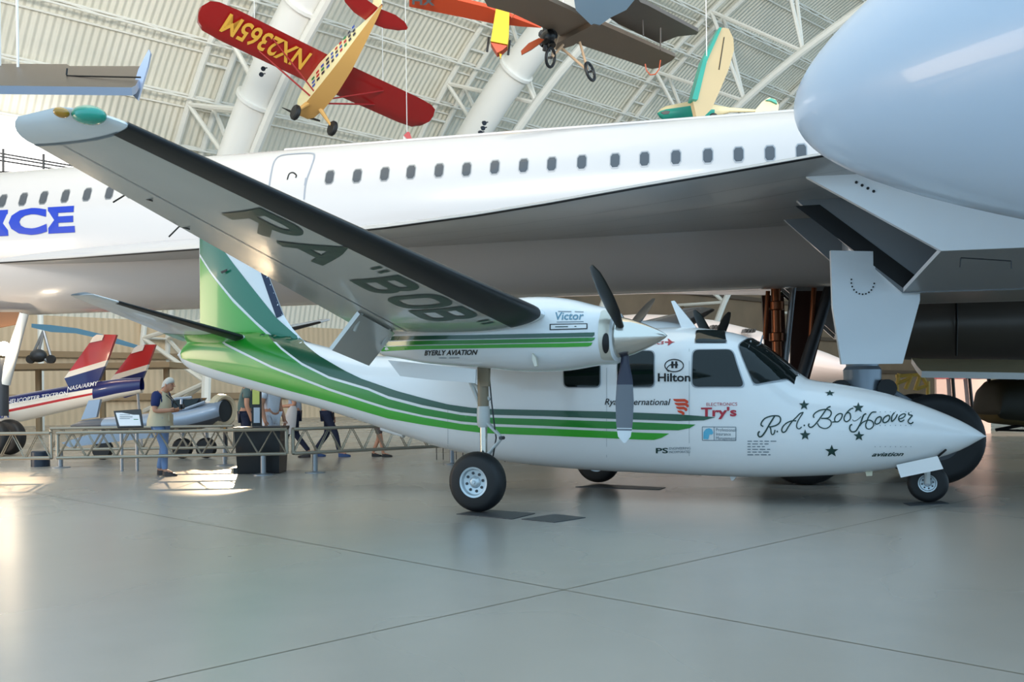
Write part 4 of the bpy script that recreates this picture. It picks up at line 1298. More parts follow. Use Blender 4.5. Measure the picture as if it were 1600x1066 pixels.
# ================================================================== things hanging and standing around
def plane_pts(poly, p0, Y0, gx=0.0, gy=0.0):
    return [P(x, y, Y0 / (1 + gx * (x - p0[0]) + gy * (y - p0[1]))) for x, y in poly]
def nrm_of(q):
    return (q[1] - q[0]).cross(q[2] - q[0]).normalized()
def pslab(mb, poly, p0, Y0, gx, gy, t, m, edge=None):
    q = plane_pts(poly, p0, Y0, gx, gy); mb.slab(q, nrm_of(q), t, m, edge); return q
CABLE = mat('thin_steel_cable', (214, 214, 210), .4)
def cable(parent, p, up=14.0, r=.018):
    mb = MB(); q = Vector(p); u = q.dot(D2); top = vault(u, .3)
    mb.tube([q, Vector((q.x, q.y, max(top, q.z + .5)))], r, CABLE, 5); mb.build('hanging_cable', parent)

# ---- red and cream high-wing monoplane
f_ = Vector((-.64, .62, -.45)).normalized(); r_v = Vector((.78, .60, -.20)); r_v = (r_v - f_ * r_v.dot(f_)).normalized(); u_v = r_v.cross(f_).normalized()
RC = P(508, 121, 37.5)
def RL(x, y, z):
    if x < -1: x = -1 + (x + 1) * .80
    return RC + (f_ * x + r_v * y + u_v * z) * .95
REDP = mat('red_fabric', (150, 22, 24), .35, coat=.3); CREAMP = mat('cream_fabric', (238, 226, 176), .4); TANP = mat('tan_belly_fabric', (206, 160, 92), .5)
GOLD = mat('gold_lettering', (226, 176, 72), .4)
red = thing('monoplane', RL(0, 0, -1.2), 'red winged cream monoplane hanging nose down under the vault, with gold letters on its wing', 'aeroplane')
def tapered_plate(mb, xs, m, t, fn, top=None):
    """xs: list of (y, x_le, x_te); closed thin foil"""
    rows = []
    for y, a, b in xs:
        c = a - b
        rows.append([fn(a, y, 0), fn(a - .12 * c, y, t), fn(a - .35 * c, y, t * 1.2), fn(b, y, 0), fn(a - .35 * c, y, -t * .6), fn(a - .12 * c, y, -t * .7)])
    mb.grid(rows, m, True, True, True)
def hi_wing(sg):
    xs = [(0.3 * sg, .85, -.80), (4.2 * sg, .85, -.80), (4.9 * sg, .78, -.74), (5.2 * sg, .55, -.60), (5.36 * sg, .1, -.25)]
    mb = MB(); tapered_plate(mb, xs, REDP, .10, lambda x, y, z: RL(x, y, .35 + abs(y) * .02 + z)); return mb.build('wing', red, angle=50)
for sg in (-1, 1):
    w = hi_wing(sg)
    if sg == -1:
        V, F, y1 = text_geo('NX2365M', .02)
        mb = MB(); mb.add([RL(-.55 + .95 * y / y1, -.9 - 3.5 * x, .35 + (.9 + 3.5 * x) * .02 - .105) for x, y in V], F, GOLD); mb.build('wing_lettering', w, False)
rows = []
for x, hw, zb_, zt_ in ((1.9, .25, -.55, -.1), (1.6, .36, -.68, .08), (.9, .40, -.80, .33), (-.2, .40, -.84, .42), (-1.5, .33, -.72, .32), (-3, .22, -.45, .12), (-4.4, .10, -.18, .0), (-5.0, .03, -.05, .02)):
    rows.append([(x, -hw, zb_), (x, hw, zb_), (x, hw, zt_ - .08), (x, hw * .6, zt_), (x, -hw * .6, zt_), (x, -hw, zt_ - .08)])
mb = MB()
for i in range(len(rows) - 1):
    for j, m in enumerate((TANP, CREAMP, REDP, REDP, REDP, CREAMP)):
        a, b, c, d = rows[i][j], rows[i][(j + 1) % 6], rows[i + 1][(j + 1) % 6], rows[i + 1][j]
        mb.add([RL(*a), RL(*b), RL(*c), RL(*d)], [(0, 1, 2, 3)], m)
mb.add([RL(*p) for p in rows[0]], [tuple(range(6))], REDP)
fu = mb.build('fuselage', red, angle=30)
rnd = random.Random(3); mb = MB()
fc = [mat('flag_red', (190, 40, 44), .5), mat('flag_blue', (50, 80, 170), .5), mat('flag_green', (40, 130, 80), .5), mat('flag_dark', (40, 40, 60), .5)]
for i in range(10):
    for j in range(3):
        x = .35 - i * .36; z = -.52 + j * .2 + i * .03; hw = .405 - max(0, -x - .2) * .062 + .02
        mb.add([RL(x, -hw, z), RL(x - .2, -hw + .012, z), RL(x - .2, -hw + .012, z + .12), RL(x, -hw, z + .12)], [(0, 1, 2, 3)], rnd.choice(fc))
mb.build('flag_rows', fu, False)
mb = MB()
tapered_plate(mb, [(0, .05, -.9), (.5, -.1, -.95), (.95, -.45, -.95), (1.25, -.85, -1.0)], CREAMP, .04, lambda x, y, z: RL(-4.1 + x, z, y + .05)); mb.build('fin', red, angle=40)
for sg in (-1, 1):
    mb = MB(); tapered_plate(mb, [(.05 * sg, .2, -.75), (.7 * sg, .1, -.85), (1.2 * sg, -.15, -.75), (1.45 * sg, -.4, -.55)], REDP, .03, lambda x, y, z: RL(-4.0 + x, y, z)); mb.build('tailplane', red, angle=40)
    mb = MB(); mb.tube([RL(.6, .4 * sg, -.72), RL(.45, 2.7 * sg, .34)], .035, REDP, 8); mb.build('wing_strut', red)
    mb = MB(); mb.tube([RL(.3, .4 * sg, -.72), RL(-.4, 2.6 * sg, .34)], .03, REDP, 8); mb.build('wing_strut', red)
    mb = MB(); mb.tube([RL(1.0, .3 * sg, -.75), RL(1.05, .85 * sg, -1.45)], [.10, .04], TANP, 8); mb.build('gear_leg', red)
    mb = MB(); mb.lathe(RL(1.05, .85 * sg, -1.5) , r_v * sg, [(-.1, .1), (-.1, .25), (-.05, .30), (.05, .30), (.1, .25), (.1, .02)], RUBBER, 20); mb.build('tyre', red)
    cable(red, RL(.2, 3.0 * sg, .4))
mb = MB()
mb.slab([RL(1.98, -.9, -.42), RL(1.98, -.5, -.38), RL(1.98, 0, -.30), RL(1.98, .5, -.24), RL(1.98, .9, -.2), RL(1.98, .9, -.28), RL(1.98, .5, -.36), RL(1.98, -.5, -.5)], f_, .03, BLACK); mb.build('propeller', red, False)

# ---- brown biplane overhead
BRN = mat('bare_brown_fabric', (116, 98, 82), .55, var=.08, vscale=1.2); BRN2 = mat('dark_brown_fabric', (92, 82, 74), .55, var=.08)
PBLUE = mat('pale_blue_panel', (166, 200, 228), .35); WOOD = mat('varnished_wood', (172, 74, 34), .3, coat=.5)
b0 = (930, 40); bg = (-.0004, -.0022)
bi = thing('biplane', P(920, 60, 26), 'brown biplane with thin spoked wheels hanging from the vault at the top of the view', 'aeroplane')
mb = MB(); pslab(mb, [(740,-30),(757,-2),(761,6),(800,17),(880,55),(927,31),(890,12),(800,-30)], b0, 26, *bg, .12, BRN); mb.build('lower_wing', bi, False)
mb = MB(); pslab(mb, [(927,31),(936,33),(1055,86),(1049,92),(1030,103),(1018,105),(1008,102),(895,63)], b0, 26, *bg, .12, BRN); mb.build('lower_wing', bi, False)
mb = MB(); pslab(mb, [(943,18),(985,-20),(1000,0),(1010,4),(1091,47),(1088,51),(1058,54),(1030,65),(965,34)], b0, 27.2, *bg, .12, BRN2); mb.build('upper_wing', bi, False)
mb = MB(); pslab(mb, [(880,55),(927,31),(936,33),(895,64),(870,72),(858,66)], b0, 25.8, *bg, .25, BRN); pslab(mb, [(892,-30),(897,0),(927,30),(952,12),(976,0),(1000,-30)], b0, 26.3, *bg, .5, PBLUE)
for x, y in ((928,15),(936,0),(915,5),(960,2)): mb.lathe(P(x, y, 25.2), (0, -1, -.3), [(0, .05), (.02, .05), (.02, .001)], BLACK, 10)
mb.build('fuselage', bi, False)
mb = MB()
for k in range(7):
    a = 2 * math.pi * k / 7; c = P(856, 58, 25.6); d = Vector((math.cos(a) * .5, -.5 * math.cos(a), math.sin(a)))
    mb.tube([c, c + d * .36], [.09, .11], DKSTEEL if k % 2 else BLACK, 8)
mb.ell(P(856, 58, 25.5), Vector((.2, -.1, 0)), Vector((0, .2, 0)), Vector((0, 0, .2)), BLACK); mb.build('radial_engine', bi)
mb = MB(); q = plane_pts([(815,86),(814,80),(826,68),(842,60),(850,62),(844,68),(830,78)], b0, 25.3); mb.slab(q, nrm_of(q), .06, WOOD); mb.build('propeller', bi, False)
for cx, cy, ax in ((860, 90, (.9, -.5, -.2)), (922, 112, (.85, -.55, .2))):
    c = P(cx, cy, 25.4); ax = Vector(ax).normalized()
    mb = MB()
    e = ax.cross(UP).normalized(); g = ax.cross(e)
    mb.grid([[c + (e * math.cos(2*math.pi*k/28) + g * math.sin(2*math.pi*k/28)) * (.235 + .04 * math.cos(2*math.pi*j/8)) + ax * .04 * math.sin(2*math.pi*j/8) for j in range(8)] for k in range(29)], RUBBER, True)
    wt = mb.build('tyre', bi)
    mb = MB()
    for k in range(9): mb.tube([c, c + (e * math.cos(2*math.pi*k/9) + g * math.sin(2*math.pi*k/9)) * .22], .006, STEEL, 4)
    mb.lathe(c - ax * .06, ax, [(0, .03), (.12, .03)], BLACK, 10); mb.build('spokes', wt)
mb = MB()
for a, b in (((875,73),(918,110)),((906,66),(918,108)),((872,55),(862,88)),((880,70),(862,90))): mb.tube([P(*a, 25.8), P(*b, 25.5)], .035, mat('beige_strut', (190, 160, 130), .5), 8)
mb.build('undercarriage_strut', bi)
mb = MB()
for a, b in (((1032,44),(1032,78)),((1004,32),(1005,56))): mb.tube([P(*a, 26.6), P(*b, 26)], .02, BRN2, 6)
mb.build('wing_strut', bi)
mb = MB(); mb.tube([P(x, y, 25.9) for x, y in ((1008,100),(1010,110),(1016,117),(1024,116),(1030,108),(1032,94))], .018, WOOD, 6); mb.build('wing_skid', bi)
mb = MB(); mb.tube([P(x, y, 25.6) for x, y in ((807,-6),(808,6),(806,20),(799,28))], .018, WOOD, 6); mb.build('wing_skid', bi)
cable(bi, P(950, 10, 26.5)); cable(bi, P(880, 20, 26.5))

# ---- orange-winged yellow racer beside it
OR = mat('orange_red_wing', (200, 72, 34), .4); YEL = mat('yellow_paint', (222, 176, 12), .4)
yl = thing('racing_aeroplane', P(780, 50, 30), 'small yellow aeroplane with an orange wing hanging beside the brown biplane', 'aeroplane')
mb = MB(); pslab(mb, [(640,-16),(700,-6),(762,9),(800,24),(846,41),(815,39),(770,34),(700,20),(640,8)], (780, 20), 30, .0002, -.001, .12, OR); w = mb.build('wing', yl, False)
V, F, y1 = text_geo('XH', .03); mb = MB(); mb.add([P(680 - 36 * x, -6 + 13 * y / y1 + 2 * (1 - x), 29.8) for x, y in V], F, BLACKINK); mb.build('wing_lettering', w, False)
mb = MB(); q = plane_pts([(776,13),(796,19),(795,60),(793,74),(767,69),(770,50)], (780, 50), 29.6); mb.slab(q, nrm_of(q), .5, YEL)
q = plane_pts([(767,70),(793,75),(785,82),(777,86)], (780, 50), 29.6); mb.slab(q, nrm_of(q), .4, OR); mb.build('fuselage', yl, False)
for a, b in (((764,58),(761,81)),((797,63),(794,86))):
    mb = MB(); mb.tube([P(*a, 29.5), P(*b, 29.5)], .035, BLACK, 8); mb.build('skid', yl)
mb = MB(); q = plane_pts([(780,84),(784,85),(782,93)], (780, 50), 29.6); mb.slab(q, nrm_of(q), .08, YEL); mb.build('tail_skid', yl, False)
cable(yl, P(785, 30, 29.8))

# ---- cream and turquoise amphibian, its hull above the airliner's back
TQ = mat('turquoise_paint', (44, 160, 140), .35); CRM = mat('cream_paint', (226, 208, 164), .4); CRT = mat('tan_wing_fabric', (204, 176, 132), .5)
am = thing('amphibian_aeroplane', P(1090, 185, 33), 'cream and turquoise aeroplane hanging wing up behind the top of the delta airliner', 'aeroplane')
mb = MB(); pslab(mb, [(1080,158),(1097,98),(1122,47),(1129,45),(1137,47),(1144,62),(1145,80),(1136,112),(1122,145),(1110,172),(1098,184),(1086,184)], (1110,110), 32.5, -.001, .0008, .12, CRT); w = mb.build('wing', am, False)
mb = MB(); pslab(mb, [(1078,158),(1095,97),(1121,46),(1125,46),(1101,100),(1087,159)], (1110,110), 32.35, -.001, .0008, .2, TQ); mb.build('wing_leading_edge', w, False)
mb = MB(); pslab(mb, [(1123,108),(1131,58),(1132,58),(1124,109)], (1110,110), 32.3, -.001, .0008, .02, BLACK); mb.build('aileron_gap', w, False)
rows = []; rw2 = []
for x, yt, yb in ((1027,176,178),(1031,171,184),(1040,166,189),(1060,162,191),(1080,158,192),(1100,159,190),(1115,163,184),(1140,168,176),(1180,171,175)):
    c = P(x, (yt + yb) / 2, 32.6); h = (P(x, yt, 32.6).z - P(x, yb, 32.6).z) / 2
    rows.append([c + Vector((0, -.8 * h * math.cos(2*math.pi*k/16), h * math.sin(2*math.pi*k/16))) for k in range(16)])
mb = MB()
for i in range(len(rows) - 1):
    for k in range(16):
        mb.add([rows[i][k], rows[i][(k+1) % 16], rows[i+1][(k+1) % 16], rows[i+1][k]], [(0,1,2,3)], (TQ if 8 <= k < 16 or k == 0 and i < 5 else CRM) if i < 6 else CRM)
fu = mb.build('hull', am, angle=50)
mb = MB(); pslab(mb, [(1032,176),(1040,173),(1047,174),(1045,178),(1037,179)], (1040,176), 31.95, 0, 0, .04, BLACK); mb.build('window', fu, False)
mb = MB(); pslab(mb, [(1178,183),(1180,172),(1190,160),(1201,153),(1211,156),(1216,164),(1215,180)], (1190,170), 32.6, 0, 0, .1, CRM); pslab(mb, [(1196,157),(1204,154),(1212,157),(1214,163),(1204,158)], (1190,170), 32.5, 0, 0, .1, TQ); mb.build('tail', am, False)
for x in (1092, 1115):
    mb = MB(); mb.lathe(P(x, 184, 31.8), (0, -1, 0), [(-.08, .02), (-.08, .12), (0, .16), (.08, .12), (.08, .02)], RUBBER, 16); mb.build('tyre', am)
cable(am, P(1105, 150, 32.5))

# ---- brown wing with an upswept winglet, upper left
jw = thing('jet_wing', P(100, 140, 13), 'brown underside of a jet wing with an upturned winglet, above the green tip light', 'wing')
WBR = mat('brown_grey_metal_skin', (84, 72, 64), .4, metal=.3)
WL = mat('pale_blue_metal', (176, 184, 204), .3, metal=.3)
mb = MB(); pslab(mb, [(-300,104),(105,106),(110,109),(228,109),(224,120),(212,140),(206,143),(-300,137)], (100,120), 13, -.0003, .004, .10, WBR, WL); w = mb.build('wing', jw, False)
mb = MB()
for a, b in (((105,107),(104,117)),((104,118.5),(220,121))): mb.tube([P(*a, 12.75), P(*b, 12.75)], .012, BLACK, 5)
mb.build('flap_gap', w)
mb = MB(); pslab(mb, [(208,140),(217,110),(226,92),(233.5,78),(236,84),(232,104),(226,124),(216,157),(209,150)], (220,115), 12.9, 0, 0, .05, WL); mb.build('winglet', jw, False)
cable(jw, P(0, 120, 13.2)); cable(jw, P(28, 112, 13.2)); 

# ---- pale nose of a jet close at the upper right
NW = mat('sky_tinted_white_gloss', (192, 212, 236), .30, coat=.3)  # blue in the base colour stands for sky reflection on white paint
T_ = P(1248, 182, 8.0); Q_ = P(1600, 96, 6.8); ax = (Q_ - T_).normalized()
jn = thing('jet_aeroplane', Vector((6.6, 4.4, 0)), 'smooth sky-tinted white nose of a jet reaching in above the wing at the upper right', 'aeroplane')
prof = [(d, NOSE_K * math.sqrt(d) * (1 + .04 * d)) for d in (0, .004, .012, .03, .06, .1, .16, .24, .34, .46, .6, .8, 1.0, 1.25, 1.5, 1.8, 2.1, 2.4)]
rmax = prof[-1][1]
prof += [(2.9, rmax * 1.05), (3.6, rmax * 1.07), (5, rmax * 1.07), (7, rmax * 1.0)]
mb = MB(); mb.lathe(T_, ax, prof, NW, 96); jb = mb.build('fuselage', jn, angle=60)
mb = MB(); mb.lathe(T_ - ax * .02, ax, [(0, .012), (.03, .02)], CHROME, 10)
for q in (P(1258, 178, 7.7),): mb.ell(q, UP * .012, Vector((.012, 0, 0)), Vector((0, .012, 0)), CHROME, 8, 5)
mb.build('pitot_probe', jn)
mb = MB(); c = Vector((6.6, 4.4, .45)); mb.tube([c, T_ + ax * 5.5 - UP * (rmax * .9)], .10, GEARWHITE, 10); mb.build('nose_gear_leg', jn)
mb = MB(); mb.lathe(c, (0, 1, 0), [(-.14, .1), (-.14, .38), (-.06, .45), (.06, .45), (.14, .38), (.14, .1)], RUBBER, 24); mb.build('tyre', jn)

# ---- tilt-rotor tail at the left
Yt = 25.0
NV = mat('navy_blue_paint', (20, 30, 92), .3, coat=.4); RD = mat('bright_red_paint', (186, 34, 34), .3, coat=.4); WH2 = mat('warm_white_paint', (232, 222, 208), .3, coat=.3)
LET = mat('white_lettering', (236, 234, 230), .4)
tr = thing('tilt_rotor_aircraft', P(60, 700, Yt), 'white and navy tail boom with two red, white and blue fins standing behind the barrier', 'aircraft')
st = ((-120,632,690),(-40,627,676),(11,620,664),(60,611,653),(101,604,643),(150,597,631),(185,592,622),(222,590,614))
rows = []
for x, yt, yb in st:
    a, b = P(x, yt, Yt), P(x, yb, Yt); c = (a + b) / 2; h = (a.z - b.z) / 2
    rows.append([c + Vector((0, -h * .8 * math.sin(2*math.pi*k/32), h * math.cos(2*math.pi*k/32))) for k in range(32)])
mb = MB()
for i in range(len(rows) - 1):
    for k in range(32):
        kk = min(k, 31 - k)
        m = NV if (kk < 6 or (i >= 5 and kk < 11)) else (RD if kk == 8 and i < 5 else WH2)
        mb.add([rows[i][k], rows[i][(k+1) % 32], rows[i+1][(k+1) % 32], rows[i+1][k]], [(0,1,2,3)], m)
tb = mb.build('tail_boom', tr, angle=60)
def ptext(parent, s, p0, p1, h, Y0, Y1, m, bold=.02, shear=0):
    V, F, y1 = text_geo(s, bold, shear); mb = MB()
    mb.add([P(p0[0] + (p1[0]-p0[0]) * x, p0[1] + (p1[1]-p0[1]) * x - h * y / y1, Y0 + (Y1 - Y0) * x) for x, y in V], F, m); mb.build('lettering', parent, False)
ptext(tb, 'HELICOPTER TEXTRON', (11, 631.5), (106, 617.5), 6.5, Yt - .40, Yt - .33, LET, .004, .2)
ptext(tb, 'NASA/ARMY', (105, 611), (153, 602), 6.5, Yt - .36, Yt - .30, LET, .004, .2)
ptext(tb, 'NA', (-8, 655), (14.5, 652), 13, Yt - .42, Yt - .40, NV, .03)
for poly, dy, nm in ((((102,591),(148,527),(165,523),(183,523.5),(169,562.5),(155.5,595),(110,608)), 0, 'fin'), (((172,596),(212,544),(228,539),(244,538.5),(231,574),(223,593),(212,617),(196,622),(176,612)), 1.6, 'fin')):
    def band(lo, hi):
        # keep the part of the outline between two sloping lines
        def key(p): return p[1] + (p[0] - poly[0][0]) * .30
        out = []
        n = len(poly)
        for cut, keep in ((lo, 1), (hi, -1)):
            src = poly if cut == lo else out; res = []
            for i in range(len(src)):
                a, b = src[i], src[(i + 1) % len(src)]
                ka, kb = (key(a) - cut) * keep, (key(b) - cut) * keep
                if ka >= 0: res.append(a)
                if ka * kb < 0:
                    t = ka / (ka - kb); res.append((a[0] + (b[0]-a[0]) * t, a[1] + (b[1]-a[1]) * t))
            out = res
        return out
    base = poly[0][1]
    mb = MB()
    for lo, hi, m in ((-999, base - 8, RD), (base - 8, base + .5, WH2), (base + .5, 999, NV)):
        q = band(lo, hi)
        if len(q) > 2:
            q3 = [P(x, y, Yt + dy) for x, y in q]; mb.slab(q3, (0, 1, 0), .12, m)
    fo = mb.build(nm, tr, False)
    x0, y0 = poly[1]; x1, y1 = poly[2]
    mb = MB(); q3 = [P(*p, Yt + dy - .02) for p in ((x0 - 1, y0), (x0 + 5, y0 - 4), (x1 - 1, y1 + 1), (x1 - 4, y1 + 9), (x0 - 2 - 4, y0 + 9))]; mb.slab(q3, (0, 1, 0), .14, LET); mb.build('fin_cap', fo, False)
mb = MB(); mb.tube([P(-100, 690, Yt), P(-100, 716, Yt)], .15, DKSTEEL, 10); mb.build('support_leg', tr)
mb = MB(); mb.tube([P(215, 612, Yt), P(222, 705, Yt + .2)], .035, STEEL, 8); mb.build('support_leg', tr)

# ---- blue rotor on a tripod above the far platform
Yp = 36.0
ro = thing('autogyro', P(62, 570, Yp), 'blue bladed rotor on a light tripod frame standing on the far platform', 'aircraft')
BB = mat('steel_blue_blade', (74, 124, 152), .35)
mb = MB(); q = plane_pts([(50,506),(80,508),(120,513),(170,525),(232,545),(228,546),(160,530),(118,521),(80,519),(50,512)], (100,515), Yp); mb.slab(q, nrm_of(q), .08, BB); mb.build('rotor_blade', ro, False)
mb = MB(); q = plane_pts([(182,534),(240,548),(236,550),(180,537)], (100,515), Yp); mb.slab(q, nrm_of(q), .06, BB); mb.build('rotor_blade', ro, False)
for a, b in (((68,517),(45,567)),((68,517),(82,567)),((68,517),(60,552)),((60,552),(48,567)),((60,552),(76,567))):
    mb = MB(); mb.tube([P(*a, Yp), P(*b, Yp)], .05, STEEL, 6); mb.build('frame_tube', ro)
mb = MB(); mb.ell(P(60, 556, Yp), UP * .25, Vector((.3, 0, 0)), Vector((0, .3, 0)), DKSTEEL); mb.build('engine', ro)
for x in (48, 80):
    mb = MB(); mb.lathe(P(x, 561.5, Yp), (0, -1, 0), [(-.06, .02), (-.06, .16), (.06, .16), (.06, .02)], RUBBER, 14); mb.build('tyre', ro)
mb = MB(); a, b = P(-60, 573.5, Yp + .5), P(282, 573.5, Yp + .5)
mb.box((a + b) / 2, (b - a).length, 2.4, .2, GIRT)
for x in (-40, 60, 160, 260): 
    p = P(x, 575, Yp + .5); mb.tube([p, Vector((p.x, p.y, 0))], .12, GIRT, 8)
tag(mb.build('display_platform', None, False), 'long tan raised platform under the blue rotor, in front of the ribbed wall', 'platform')

# ---- small grey jet behind the walking man
Yg = 20.5
GB = mat('pale_blue_grey_skin', (150, 164, 182), .3, metal=.2, coat=.2); GD = mat('dark_grey_skin', (84, 86, 92), .45)
gj = thing('jet_fighter', P(230, 700, Yg), 'small pale grey jet with an open round intake parked behind the man in the vest', 'aeroplane')
rows = []
for x, yt, yb, w in ((112,664,668,.06),(130,657,671,.25),(170,652,673,.4),(215,648,675,.5),(258,643,675,.5),(300,634,674,.5),(325,628,668,.46),(344,624,662,.42),(350,626,658,.36)):
    a, b = P(x, yt, Yg), P(x, yb, Yg); c = (a + b) / 2; h = (a.z - b.z) / 2
    rows.append([c + Vector((0, -w * math.sin(2*math.pi*k/24), h * math.cos(2*math.pi*k/24))) for k in range(24)])
mb = MB()
for i in range(len(rows) - 1):
    for k in range(24):
        kk = min(k, 23 - k); mb.add([rows[i][k], rows[i][(k+1) % 24], rows[i+1][(k+1) % 24], rows[i+1][k]], [(0,1,2,3)], GD if (kk >= 8 or i < 2) else GB)
mb.add(rows[0], [tuple(range(24))], GD)
gfu = mb.build('fuselage', gj, angle=60)
mb = MB(); c = P(344, 641, Yg); 
mb.lathe(P(348, 642, Yg) - FA.nn * 0, Vector((.85, -.5, 0)), [(-.06, .36), (.06, .34), (.10, .30), (.08, .25), (-.06, .22)], mat('beige_intake_ring', (200, 186, 158), .4), 28, cap=False)
mb.lathe(P(348, 642, Yg), Vector((.85, -.5, 0)), [(.03, .25), (.031, .001)], BLACK, 28); mb.build('air_intake', gfu)
mb = MB(); q = plane_pts([(265,642),(268,626),(276,623),(300,624),(318,622),(312,630),(290,638)], (280,630), Yg - .1); mb.slab(q, nrm_of(q), .5, GLASS)
cn = mb.build('canopy', gj, False)
mb = MB()
for L in (((265,642),(268,626),(276,623),(300,621)),((283,640),(284,624)),((265,642),(290,639),(320,628))): mb.tube([P(x, y, Yg - .37) for x, y in L], .03, GB, 6)
mb.build('canopy_frame', cn)
mb = MB(); pslab(mb, [(98,692),(150,676),(235,673),(240,684),(150,694),(110,699)], (170,685), Yg - 1.2, 0, 0, .10, GB); mb.build('wing', gj, False)
mb = MB(); pslab(mb, [(128,656),(140,626),(158,624),(152,652)], (140,640), Yg, 0, 0, .1, GB); mb.build('fin', gj, False)
for x in (160, 285, 322):
    mb = MB(); p = P(x, 670, Yg); mb.tube([p, Vector((p.x, p.y, .25))], .05, STEEL, 8); mb.build('gear_leg', gj)
    mb = MB(); mb.lathe(Vector((p.x, p.y, .22)), (0, -1, 0), [(-.08, .03), (-.08, .18), (-.03, .22), (.03, .22), (.08, .18), (.08, .03)], RUBBER, 18); mb.build('tyre', gj)
yp = thing('propeller', Vector((P(355, 660, 21.6).x, 21.6, 0)), 'upright orange-yellow propeller blade standing at the intake end of the small grey jet', 'propeller')
mb = MB(); q = plane_pts([(351,630),(358,628),(361,640),(356,655),(353,672),(349,672),(350,652)], (355,650), 21.6); mb.slab(q, nrm_of(q), .10, mat('orange_yellow_paint', (226, 158, 30), .4)); mb.build('blade', yp, False)
mb = MB(); p = P(352, 668, 21.6); mb.tube([p, Vector((p.x, p.y, 0))], .05, DKSTEEL, 8); mb.build('stand', yp)

# ---- far airliner seen over the cockpit roof
Yf = 34.0
PK = mat('warm_white_fuselage', (228, 206, 196), .35, coat=.3)
fa = thing('propliner', P(1110, 620, Yf), 'pale airliner with grouped dark windows and an orange stripe far behind the cockpit roof', 'aeroplane')
c0 = P(930, 556, Yf); 
def fz(x): return P(x, 0, Yf).x
rows = []
for x, yt in ((860,520),(900,497),(950,489),(1000,485),(1060,487),(1120,495),(1180,509),(1240,526),(1300,548),(1340,566)):
    top = P(x, yt, Yf).z; bot = 1.0 + max(0, (x - 1100) * .002); c = (top + bot) / 2; h = (top - bot) / 2
    rows.append([Vector((fz(x), Yf + 1.6 - 1.6 * math.sin(2*math.pi*k/36), c + h * math.cos(2*math.pi*k/36))) for k in range(36)])
mb = MB(); mb.grid(rows, PK, True, True, True); ff = mb.build('fuselage', fa, angle=60)
mb = MB()
for L in ([(1012,503),(1040,495),(1064,491),(1064,494),(1040,499),(1014,506)], [(1052,493),(1064,491),(1062,499),(1054,499)]):
    q = plane_pts(L, (1040,497), Yf + .35); mb.slab(q, nrm_of(q), .7, OR)
mb.build('orange_stripe', ff, False)
for cx, cy in ((1057, 506.5), (1117, 511.5), (1168, 517.5)):
    for k in range(4):
        x = cx - 7.5 + k * 4.8
        mb = MB(); q = plane_pts([(x, cy + 2.5), (x + 1.5, cy - 3), (x + 4.2, cy - 3), (x + 2.7, cy + 2.5)], (cx, cy), Yf + .2); mb.slab(q, nrm_of(q), .5, BLACK); mb.build('window', ff, False)
for x in (960, 1200):
    mb = MB(); p = P(x, 560, Yf); mb.tube([Vector((p.x, Yf + 1.6, 1.2)), Vector((p.x, Yf + 1.6, .4))], .12, DKSTEEL, 8); mb.build('gear_leg', fa)
    mb = MB(); mb.lathe(Vector((p.x, Yf + 1.6, .45)), (0, -1, 0), [(-.15, .1), (-.15, .45), (.15, .45), (.15, .1)], RUBBER, 20); mb.build('tyre', fa)

# ---- right background: dark fuselage, cream-winged vintage aircraft, panels
DG = mat('dark_warm_grey_skin', (96, 88, 82), .4, metal=.2)
YK = 17.0
dk = thing('transport_aeroplane', Vector((P(1560, 600, YK).x, 20, 0)), 'dark grey rounded fuselage standing behind the white landing gear door', 'aeroplane')
rows = []
for x, yt, yb in ((1404,480,548),(1412,460,556),(1430,448,559),(1500,440,560),(1600,434,560),(1800,425,566),(1900,430,560)):
    a, b = P(x, yt, YK), P(x, yb, YK); c = (a + b) / 2; h = (a.z - b.z) / 2
    rows.append([c + Vector((0, .9 - .9 * math.sin(2*math.pi*k/32), h * math.cos(2*math.pi*k/32))) for k in range(32)])
mb = MB(); mb.grid(rows, DG, True, True, True); df = mb.build('fuselage', dk, angle=50)
mb = MB(); mb.tube([P(1494, 452, YK + .2), P(1495, 500, YK - .1), P(1494, 556, YK + .2)], .02, BLACK, 6); mb.build('panel_seam', df)
for x in (1700, 1850):
    mb = MB(); p = P(x, 560, YK + .9); mb.tube([p, Vector((p.x, p.y, .4))], .1, DKSTEEL, 8); mb.build('gear_leg', dk)
    mb = MB(); mb.lathe(Vector((p.x, p.y, .4)), (0, -1, 0), [(-.15, .1), (-.15, .4), (.15, .4), (.15, .1)], RUBBER, 20); mb.build('tyre', dk)
Yv = 16.0
vi = thing('vintage_aeroplane', Vector((P(1600, 660, Yv).x, Yv, 0)), 'dark green vintage aeroplane with a long cream wing parked beyond the white nose cone', 'aeroplane')
GN = mat('dark_olive_fabric', (44, 40, 28), .55); CW = mat('cream_varnished_wing', (214, 196, 156), .45, var=.12, vscale=3); OL = mat('olive_belly', (104, 86, 48), .5)
mb = MB(); q = pslab(mb, [(1424,563.5),(1440,565),(1600,567),(1900,572),(1900,598),(1600,588),(1440,585),(1432,576)], (1500,575), Yv, 0, .008, .10, CW, LET); mb.build('wing', vi, False)
rows = []
for x, yt, yb in ((1540,640,648),(1544,604,658),(1552,594,662),(1572,591,664),(1600,590,668),(1700,588,672),(1850,600,668),(1950,620,660)):
    a, b = P(x, yt, Yv + .6), P(x, yb, Yv + .6); c = (a + b) / 2; h = (a.z - b.z) / 2
    rows.append([c + Vector((0, -.5 * math.copysign(abs(math.sin(2*math.pi*k/24)) ** .7, math.sin(2*math.pi*k/24)), h * math.copysign(abs(math.cos(2*math.pi*k/24)) ** .7, math.cos(2*math.pi*k/24)))) for k in range(24)])
mb = MB()
